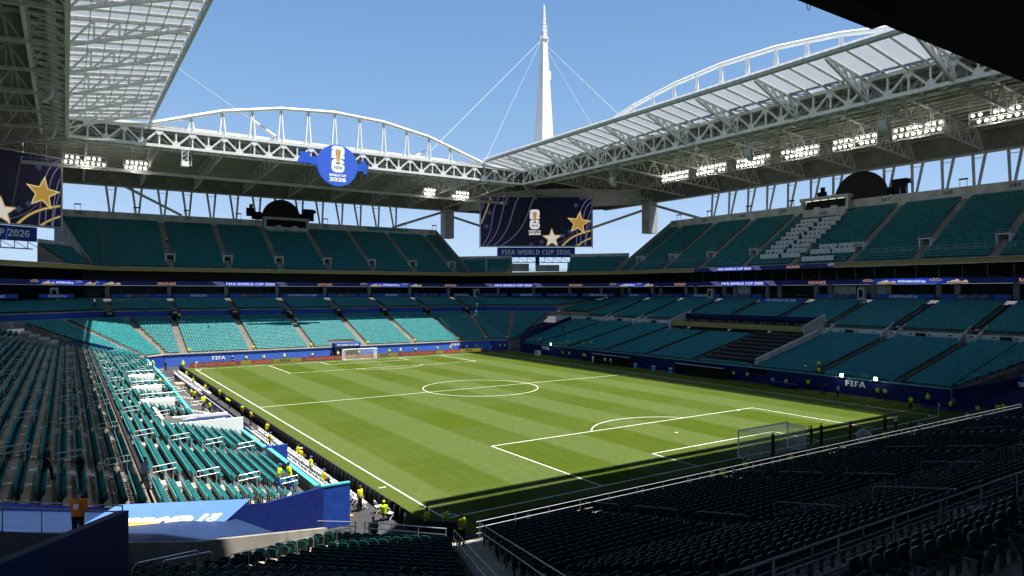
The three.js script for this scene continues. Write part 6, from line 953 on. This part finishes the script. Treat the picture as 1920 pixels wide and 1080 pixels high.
const ppl = [
  ['fold', { ...V, cap: 'blueC' }, [-40.7, .1, -10.7], E, 'steward in yellow vest standing on the pale path, left one of a pair'],
  ['stand', { ...V, sleeve: 'orangeV' }, [-40.6, .1, -8.6], 2.2, 'steward in yellow vest standing on the pale path, right one of a pair'],
  ['sit', { ...V, sleeve: 'orangeV', cap: 'brown' }, [-37.6, .05, -18.7], E, 'steward in yellow vest seated in the white chair row before the path pair'],
  ['stand', { ...V }, [-43.4, 2.5, -32.7], E, 'steward in yellow vest standing at the edge of the left stand near its far end'],
  ['fold', { ...V, cap: 'white' }, [-36.0, 0, -54.6], .3, 'steward in yellow vest at the far left corner, the rear one of a group'],
  ['stand', { top: 'black', cap: 'brown' }, [-39.2, .1, -53.3], .8, 'person in dark clothes and cap standing by the far left corner'],
  ['sit', { ...V, sleeve: 'orangeV' }, [-37.4, .05, -39.4], E, 'steward seated at the far end of the white chair row'],
  ['sit', { ...V, sleeve: 'orangeV', cap: 'grey' }, [-37.9, .05, -28.3], E, 'steward seated in the middle of the far white chair row'],
  ['stand', { ...V, sleeve: 'orangeV' }, [-36.4, 0, -51.8], 0, 'steward in yellow vest at the far left corner, the front one of the group'],
  ['stand', { ...V, cap: 'blueC' }, [-37.3, 0, -9.2], -E, 'steward in yellow vest behind the black boards opposite the path pair'],
  ['bend', { ...V, cap: 'blueC', sleeve: 'orangeV' }, [-37.4, 0, -1.6], -E, 'steward bending with equipment behind the black boards near halfway'],
  ['fold', { ...V, cap: 'brown' }, [-40.5, .1, 2.8], E, 'steward in yellow vest leaning on the barrier from the pale path'],
  ['phone', { ...V, sleeve: 'orangeV', cap: 'blueC' }, [-37.6, 0, 7.1], -1.2, 'steward with raised hand behind the black boards just before halfway'],
  ['fold', { ...V, sleeve: 'orangeV', cap: 'blueC' }, [-37.6, 0, 11.7], E, 'steward in yellow vest with blue cap behind the black boards past halfway'],
  ['photo', { ...V, sleeve: 'orangeV' }, [-37.8, 0, 20.0], E, 'steward raising both hands at the start of the near white chair row'],
  ['fold', { ...V, sleeve: 'orangeV', cap: 'blueC' }, [-38.9, 0, 25.8], E, 'steward with blue cap standing by the steps beside the barrier'],
  ['sit', { ...V, sleeve: 'orangeV' }, [-37.6, .05, 30.7], E, 'steward seated in the near white chair row, rear one of two together'],
  ['sit', { ...V, sleeve: 'orangeV', cap: 'white' }, [-37.8, .05, 32.3], E, 'steward seated in the near white chair row, front one of two together'],
  ['sit', { ...V, cap: 'blueC' }, [-38, .05, 35.9], E, 'steward in blue cap seated alone in the near white chair row'],
  ['sit', { ...V, sleeve: 'orangeV', cap: 'blueC' }, [-38.4, .05, 40.6], E, 'steward in blue cap seated above the blue end panel'],
  ['fold', { ...V, sleeve: 'orangeV', hairM: 'brown' }, [-38.2, 0, 47.8], .6, 'long haired steward standing at the end of the white chair row'],
  ['sit', { ...V, cap: 'yellow' }, [-37.6, 0, 50.6], 2.4, 'hooded yellow steward crouching on a chair beside the black boards'],
  ['fold', { ...V, sleeve: 'yellow', hairM: 'hair' }, [-36.4, 0, 54.6], .6, 'steward in yellow at the near left corner flag, left of two talking'],
  ['stand', { ...V, sleeve: 'yellow', band: 1 }, [-35.4, 0, 55.3], -2.4, 'steward in yellow at the near left corner flag, right of two talking'],
  ['fold', { ...V, sleeve: 'orangeV', hairM: 'hair' }, [-37.4, 1.5, 60.9], .4, 'steward in yellow vest with orange sleeves standing at the head of the near gangway'],
  ['stand', { top: 'grey', cap: 'brown', skin: 1, s: 1.06 }, [-40.1, .1, 55.0], Math.PI, 'broad person in dark grey shirt standing inside the near corner seats'],
  ['stand', { ...V, sleeve: 'yellow' }, [-42.9, 2.4, 13.4], -2.6, 'steward leaning on the teal coping by the gate recess, left of two'],
  ['fold', { ...V, sleeve: 'orangeV', cap: 'blueC' }, [-41.7, .9, 15.0], -E, 'steward with blue cap by the gate recess, right of two'],
  ['work', { ...V, bot: 'blueC', cap: null, sleeve: 'yellow' }, [-43.4, 2.65, 49.2], -E, 'steward in yellow shirt and blue trousers in the left stand corner, right of two'],
  ['work', { ...V, bot: 'blueC', cap: 'blueC' }, [-44.2, 2.75, 49.6], 1.2, 'steward in blue cap in the left stand corner, left of two'],
  ['walk', { top: 'black', skin: 2 }, [-56.1, 5.8, 51.8], 1.3, 'person in black walking in the left stand, leftmost of two in the shade'],
  ['walk', { top: 'black', cap: 'black', skin: 2 }, [-54.7, 5.4, 52.4], -1.2, 'person in black climbing in the left stand, right one of two in the shade'],
  ['walk', { top: 'lilac', bot: 'grey', skin: 0, hairM: 'brown' }, [-51.8, 4.7, 52.2], 1.0, 'person in pale top walking where shade meets sun in the left stand'],
  ['sit', { ...V }, [-45.0, 2.9, -6.5], E, 'steward seated at the front of the left stand far along'],
  ['stand', { top: 'red', skin: 1 }, [12.8, 0, 53.6], .2, 'person in a red shirt walking behind the near goal line'],
  ['stand', { top: 'black' }, [19.2, 0, 53.8], Math.PI, 'person in black standing on the grass behind the near goal line'],
  ['fold', { top: 'white', bot: 'navy' }, [21.3, 0, 53.9], Math.PI, 'person in a white shirt standing on the grass behind the near goal line'],
  ['photo', { top: 'black', cap: 'grey' }, [5.0, .55, 54.2], -2.6, 'person in black taking pictures from a small yellow step beside the near goal'],
  ['sit', { ...V, sleeve: 'orangeV' }, [-30.5, .05, 58.9], Math.PI, 'steward seated at the near kerb chairs, leftmost of two'],
  ['sit', { ...V, sleeve: 'orangeV' }, [-27.8, .05, 58.9], Math.PI, 'steward in orange sleeves seated at the near kerb chairs, right of two'],
  ['fold', { ...V, sleeve: 'orangeV', cap: 'navy' }, [-14.4, .1, 58.5], .1, 'steward in orange sleeves standing at the near kerb, left of a pair'],
  ['fold', { ...V, sleeve: 'orangeV' }, [-13.1, .1, 58.4], -.9, 'steward in orange sleeves standing at the near kerb, right of a pair'],
  ['stand', { ...V, band: 1 }, [-9.6, .1, 57.8], Math.PI, 'steward in yellow with back turned behind the near goal at left'],
  ['fold', { ...V, sleeve: 'orangeV', cap: 'blueC' }, [-4.0, .1, 58.0], Math.PI, 'steward with blue cap behind the middle of the near goal'],
  ['sit', { ...V, sleeve: 'orangeV' }, [1.6, .6, 59.4], -2.0, 'steward with orange sleeves seated by the white rail box right of the near goal'],
  ['stand', { ...V, band: 1 }, [11.3, .1, 57.9], Math.PI, 'steward in bright yellow with number on the back along the near kerb'],
  ['sit', { ...V, sleeve: 'orangeV' }, [15.2, .3, 58.2], Math.PI, 'steward in orange sleeves seated right of the bright yellow one'],
  ['fold', { top: 'black' }, [17.4, .1, 57.4], Math.PI, 'person in black behind the near boards toward the right corner'],
  ['fold', { top: 'lblue', bot: 'grey' }, [19.2, .1, 57.5], 2.6, 'person in a pale blue shirt behind the near boards toward the right corner'],
  ['sit', { top: 'brown', skin: 0 }, [23.4, .3, 58.2], Math.PI, 'person in brown seated behind the near boards toward the right corner'],
  ['sit', { ...V, sleeve: 'orangeV', cap: 'white' }, [24.8, .3, 58.2], Math.PI, 'steward with white cap seated behind the near boards toward the right corner'],
  ['fold', { ...V, sleeve: 'orangeV' }, [29.4, .1, 57.6], Math.PI, 'two toned steward in orange and yellow near the right corner flag'],
  ['stand', { ...V, band: 1 }, [36.4, 0, 55.8], Math.PI, 'steward in yellow with back turned right of the near right corner'],
  ['fold', { ...V, sleeve: 'yellow' }, [39.4, 0, 56.8], 2.4, 'steward in yellow in the group right of the near right corner, left one'],
  ['work', { ...V, sleeve: 'yellow' }, [40.6, 0, 57.0], -2.4, 'steward in yellow in the group right of the near right corner, right one'],
  ['stand', { top: 'white', bot: 'white', skin: 0 }, [38.6, 0, -18.0], -E, 'person in white standing before the farther dugout'],
  ['fold', { top: 'black' }, [38.9, 0, -16.4], -E, 'person in black standing before the farther dugout'],
  ['fold', { top: 'white', bot: 'navy', skin: 0 }, [38.4, 0, -14.0], E, 'person in white top and dark trousers before the farther dugout'],
  ['work', { top: 'white', bot: 'grey', skin: 1 }, [38.4, 0, -12.2], -E, 'person in grey and white before the farther dugout at right'],
  ['fold', { ...V, cap: 'brown' }, [41.2, 0, -24.4], -E, 'steward in yellow along the right wall left of the farther dugout'],
  ['stand', { ...V, band: 1 }, [40.8, 0, -23.4], E, 'steward in yellow with back turned along the right wall left of the farther dugout'],
  ['fold', { ...V }, [41.0, 0, -29.2], -E, 'steward in yellow along the right wall beside camera gear'],
  ['work', { ...V, sleeve: 'orangeV' }, [41.0, 0, -31.6], -E, 'steward with orange sleeves along the right wall beside camera gear'],
  ['fold', { ...V }, [41.3, 0, 16.2], -E, 'steward in yellow just right of the nearer dugout'],
  ['fold', { ...V, sleeve: 'orangeV' }, [41.4, 0, 19.0], -E, 'steward in orange sleeves behind the covered bench at left'],
  ['sit', { ...V, sleeve: 'orangeV' }, [41.4, .1, 26.4], -E, 'steward in orange sleeves behind the covered bench at right'],
  ['sit', { top: 'lblue', skin: 0 }, [41.3, .1, 24.0], -E, 'person in pale blue bending behind the covered bench'],
  ['fold', { top: 'black', skin: 0 }, [38.8, 0, 34.6], 2.2, 'person in dark clothes beside a camera on the right touchline, left one'],
  ['stand', { top: 'lblue', bot: 'black' }, [38.5, 0, 36.9], Math.PI, 'person in pale blue shirt beside a camera on the right touchline, right one'],
  ['fold', { ...V, cap: 'navy' }, [41.2, 0, 30.4], -E, 'steward leaning on the right wall left of the work light'],
  ['fold', { ...V, sleeve: 'orangeV' }, [41.2, 0, 41.2], -E, 'steward in orange sleeves below the wall lettering at right, left one'],
  ['fold', { ...V }, [41.0, 0, 42.4], -E, 'steward in yellow below the wall lettering at right, right one'],
  ['stand', { ...V, sleeve: 'orangeV', cap: 'grey' }, [36.1, 0, 48.2], 2.6, 'steward with bright sleeves standing inside the near right corner flag'],
  ['fold', { ...V, sleeve: 'orangeV', cap: 'white' }, [40.6, 0, 48.2], -E, 'steward in yellow standing by the right wall near the corner'],
  ['stand', { top: 'blueC', bot: 'black' }, [40.2, 0, 51.6], -.4, 'person in blue shirt by the dark near right corner'],
  ['walk', { ...V }, [37.6, 0, 52.3], .6, 'steward in yellow walking by the near right corner flag'],
  ['sit', { ...V }, [43.9, 2.5, 28.2], -E, 'steward seated in the front right stand rows, lower left of three'],
  ['stand', { ...V }, [44.8, 2.7, 29.9], -E, 'steward standing in the front right stand rows, upper of three'],
  ['sit', { ...V, sleeve: 'yellow' }, [42.9, 2.3, 31.1], -E, 'steward seated by the front right stand gangway, lower right of three'],
  ['fold', { ...V, sleeve: 'orangeV' }, [43, 2.3, -43.4], -E, 'steward at the front of the right stand near the far corner tunnel'],
  ['fold', { ...V, sleeve: 'orangeV' }, [43, 2.3, -32.2], -E, 'steward at the front of the right stand in a far gangway'],
  ['sit', { ...V }, [44.6, 2.7, -28.6], -E, 'steward seated low in the far part of the right stand, left of two'],
  ['sit', { ...V }, [45.3, 2.9, -26.6], -E, 'steward seated low in the far part of the right stand, right of two'],
];
[[-41, 'far left block edge'], [-34, 'second gangway'], [-21.2, 'third gangway'], [-8.6, 'fourth gangway'], [5.0, 'gangway right of the far goal'], [17.3, 'second gangway right of the far goal'], [30.1, 'gangway at the shade edge'], [38.2, 'far right corner gangway'], [42.6, 'gangway past the far right corner']].forEach(([x, t], i) => ppl.push(['sit', { ...V, sleeve: i % 3 ? null : 'orangeV' }, [x, 2.4, x > 40 ? -58 : -61.4], 0, `steward in yellow seated above the far wall, ${t}`]));
[[-26, 'below the wall lettering at left', 'black'], [-23.2, 'a little left of the far goal, first'], [-19.7, 'a little left of the far goal, second'], [-15.2, 'a little left of the far goal, third'], [-9.2, 'nearest the far goal at left'], [-4.6, 'at the tunnel mouth', 'black'], [-3.3, 'in white and red at the tunnel mouth', 'white'], [1.9, 'behind the far net'], [9.3, 'first right of the far goal'], [12.4, 'second right of the far goal', 'white'], [16.2, 'third right of the far goal'], [22.4, 'fourth right of the far goal'], [25.8, 'fifth right of the far goal'], [29.6, 'in a bunch below the wall lettering at right, dark one', 'navy'], [30.6, 'in a bunch below the wall lettering at right, white one', 'white'], [33.6, 'right of the wall lettering at right'], [39.6, 'at the far right corner, left one'], [41.2, 'at the far right corner, right one']].forEach(([x, t, c], i) => ppl.push([i % 4 === 1 ? 'stand' : 'fold', { ...(c ? { top: c } : V), skin: i % 3, cap: i % 3 === 0 ? 'white' : null }, [x, 0, x > 38 ? -56.8 : -58.4 - (i % 2) * .5], .1 * (i % 5) - .2, `${c ? 'person' : 'steward in yellow'} before the far wall, ${t}`]));
for (const a of ppl) person(...a);
person('walk', { top: 'black' }, [-28.2, 5.9, -73.8], .6, 'person in black alone among the sunlit far seats');
person('stand', { top: 'black' }, [52.3, 4.9, -46.2], -E, 'person in dark clothes alone in the right stand near the far corner');
person('stand', { ...V }, [-34.0, 27.6, -98.6], 0, 'steward in yellow alone in a far upper deck gangway');
[[5.6, -85.2, 'right of the second'], [-8.2, -79.4, 'at the portal nearest the far goal'], [-33.6, -79.2, 'left one by the portals']].forEach(([x, z, t], i) => person('stand', { ...V }, [x, 2.6 + (-z - 60.9) * .3375, z], 0, `steward in yellow high in the far lower stand, ${t}`));
{ // photographer in the foreground, step stool, press people
  const b = person('work', { vest: 1, top: 'orangeV', cap: 'brown', bot: 'black', skin: 0, s: 1.02 }, [-54.95, 6.46, 64.9], 2.7, 'photographer in orange vest and brown cap on the walkway at lower left');
  put('camera_body', new THREE.BoxGeometry(.15, .11, .09), M.black, b).position.set(-.04, 1.08, .36); const l = put('camera_lens', new THREE.CylinderGeometry(.045, .05, .16, 14), M.black, b); l.position.set(-.04, 1.08, .47); l.rotation.x = Math.PI / 2; new G().box(.05, 1.28, .165, .03, .32, .02).box(-.1, 1.26, .17, .03, .3, .02).mesh('camera_strap', M.black, b);
  const bib = new G(); for (let k = 0; k < 4; k++) bib.box(-.05 + .03 * k, 1.25 - .05 * k, .166, .09, .03, .012); bib.mesh('bib_print', PM.white, b); new G().box(-.02, 1.3, -.175, .16, .16, .012).mesh('bib_number', PM.white, b);
  const s = thing('step_stool', 'small yellow step stool under the photographer by the near goal', 'stool', [5.0, 0, 54.2]); const y = std([.55, .38, .04]); for (const x of [-.22, .22]) for (const z of [-.2, .2]) new G().bar([x, 0, z * 1.3], [x * .8, .52, z], .04).mesh('leg', y, s); new G().box(0, .53, 0, .44, .04, .42).mesh('top_step', y, s); new G().box(0, .27, .3, .4, .03, .16).mesh('lower_step', y, s);
  for (let i = 0; i < 7; i++) person('sit', { top: ['black', 'navy', 'grey'][i % 3], skin: i % 3 }, [rowXp(4 + i * 2.1) + .5, 21 + (4 + i * 2) * .527, -.6 + (i % 3) * 2.3], -E, `dark clothed person in the right upper press benches, ${['first', 'second', 'third', 'fourth', 'fifth', 'sixth', 'seventh'][i]} from the front`);
}
function rowXp(i) { return 72.4 + i * .785; }

// ---------------------------------------------------------------- seats: the 300 that show largest one by one, the rest as one object
{
  camera.updateMatrixWorld(); camera.updateProjectionMatrix();
  const fr = new THREE.Frustum().setFromProjectionMatrix(new THREE.Matrix4().multiplyMatrices(camera.projectionMatrix, camera.matrixWorldInverse)), v = new THREE.Vector3();
  const back = (() => { const s = new THREE.Shape(); s.moveTo(-.2, .40); s.lineTo(.2, .40); s.lineTo(.235, .76); s.quadraticCurveTo(.235, .87, .15, .885); s.quadraticCurveTo(0, .905, -.15, .885); s.quadraticCurveTo(-.235, .87, -.235, .76); s.closePath(); const g = new THREE.ExtrudeGeometry(s, { depth: .045, bevelEnabled: false, curveSegments: 2 }); g.translate(0, -.4, -.02); g.rotateX(-.2); g.translate(0, .4, -.17); return g; })();
  const pan = new G().hexa([[-.21, .36, -.1], [.21, .36, -.1], [.21, .40, -.06], [-.21, .40, -.06], [-.2, .63, .17], [.2, .63, .17], [.2, .67, .13], [-.2, .67, .13]]).done();
  const armG = x => new G().box(x, .31, -.08, .035, .62, .09).box(x, .61, -.02, .045, .035, .26).done();
  const armMat = std([.03, .035, .035], { roughness: .5 });
  const order = seats.map((s, i) => { v.set(s.x, s.y + .6, s.z); const d = v.distanceTo(camera.position); return [fr.containsPoint(v) ? d : 1e9, i]; }).sort((a, b) => a[0] - b[0]);
  const single = new Set(order.slice(0, 300).map(a => a[1]));
  const kinds = { near: 'dark green folding stadium seat in the shaded near stand rows', left: 'teal folding stadium seat in the left stand rows by the foreground' };
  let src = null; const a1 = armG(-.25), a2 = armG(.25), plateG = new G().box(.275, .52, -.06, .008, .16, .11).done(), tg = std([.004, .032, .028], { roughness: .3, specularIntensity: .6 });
  const parts = [];
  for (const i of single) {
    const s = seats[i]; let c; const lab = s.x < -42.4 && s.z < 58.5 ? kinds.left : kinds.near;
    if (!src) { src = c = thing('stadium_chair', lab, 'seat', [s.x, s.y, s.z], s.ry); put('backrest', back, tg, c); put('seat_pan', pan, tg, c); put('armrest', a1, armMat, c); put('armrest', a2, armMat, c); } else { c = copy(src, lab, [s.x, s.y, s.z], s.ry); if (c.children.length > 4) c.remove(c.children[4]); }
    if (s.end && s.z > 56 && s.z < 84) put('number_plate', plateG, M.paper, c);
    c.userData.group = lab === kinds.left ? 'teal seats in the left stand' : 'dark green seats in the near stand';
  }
  const vc = (g, r, gg, b) => { const n = g.attributes.position.count, a = new Float32Array(n * 3); for (let k = 0; k < n; k++) { a[k * 3] = r; a[k * 3 + 1] = gg; a[k * 3 + 2] = b; } const q = g.index ? g.toNonIndexed() : g.clone(); q.setAttribute('color', new THREE.BufferAttribute(a, 3)); return q; };
  const sg = mergeGeometries([vc(back, 1, 1, 1), vc(pan, .92, .92, .92), vc(new G().box(-.25, .31, -.08, .035, .62, .09).box(.25, .31, -.08, .035, .62, .09).done(), .9, .14, .14)]);
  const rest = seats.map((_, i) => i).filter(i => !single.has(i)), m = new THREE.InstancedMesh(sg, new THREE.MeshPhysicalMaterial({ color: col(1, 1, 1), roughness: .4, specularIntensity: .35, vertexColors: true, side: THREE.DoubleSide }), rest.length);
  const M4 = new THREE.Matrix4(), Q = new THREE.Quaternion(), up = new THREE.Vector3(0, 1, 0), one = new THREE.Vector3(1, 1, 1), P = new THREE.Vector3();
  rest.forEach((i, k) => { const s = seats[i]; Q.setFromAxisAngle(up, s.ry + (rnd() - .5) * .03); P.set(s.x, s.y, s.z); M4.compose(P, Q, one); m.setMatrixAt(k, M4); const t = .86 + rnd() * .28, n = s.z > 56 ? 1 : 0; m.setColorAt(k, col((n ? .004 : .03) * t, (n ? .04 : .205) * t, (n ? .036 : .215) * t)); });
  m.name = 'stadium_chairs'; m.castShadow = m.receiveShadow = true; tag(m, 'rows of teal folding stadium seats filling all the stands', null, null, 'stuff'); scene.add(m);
  console.log('seats', seats.length);
}
renderer.render(scene, camera);
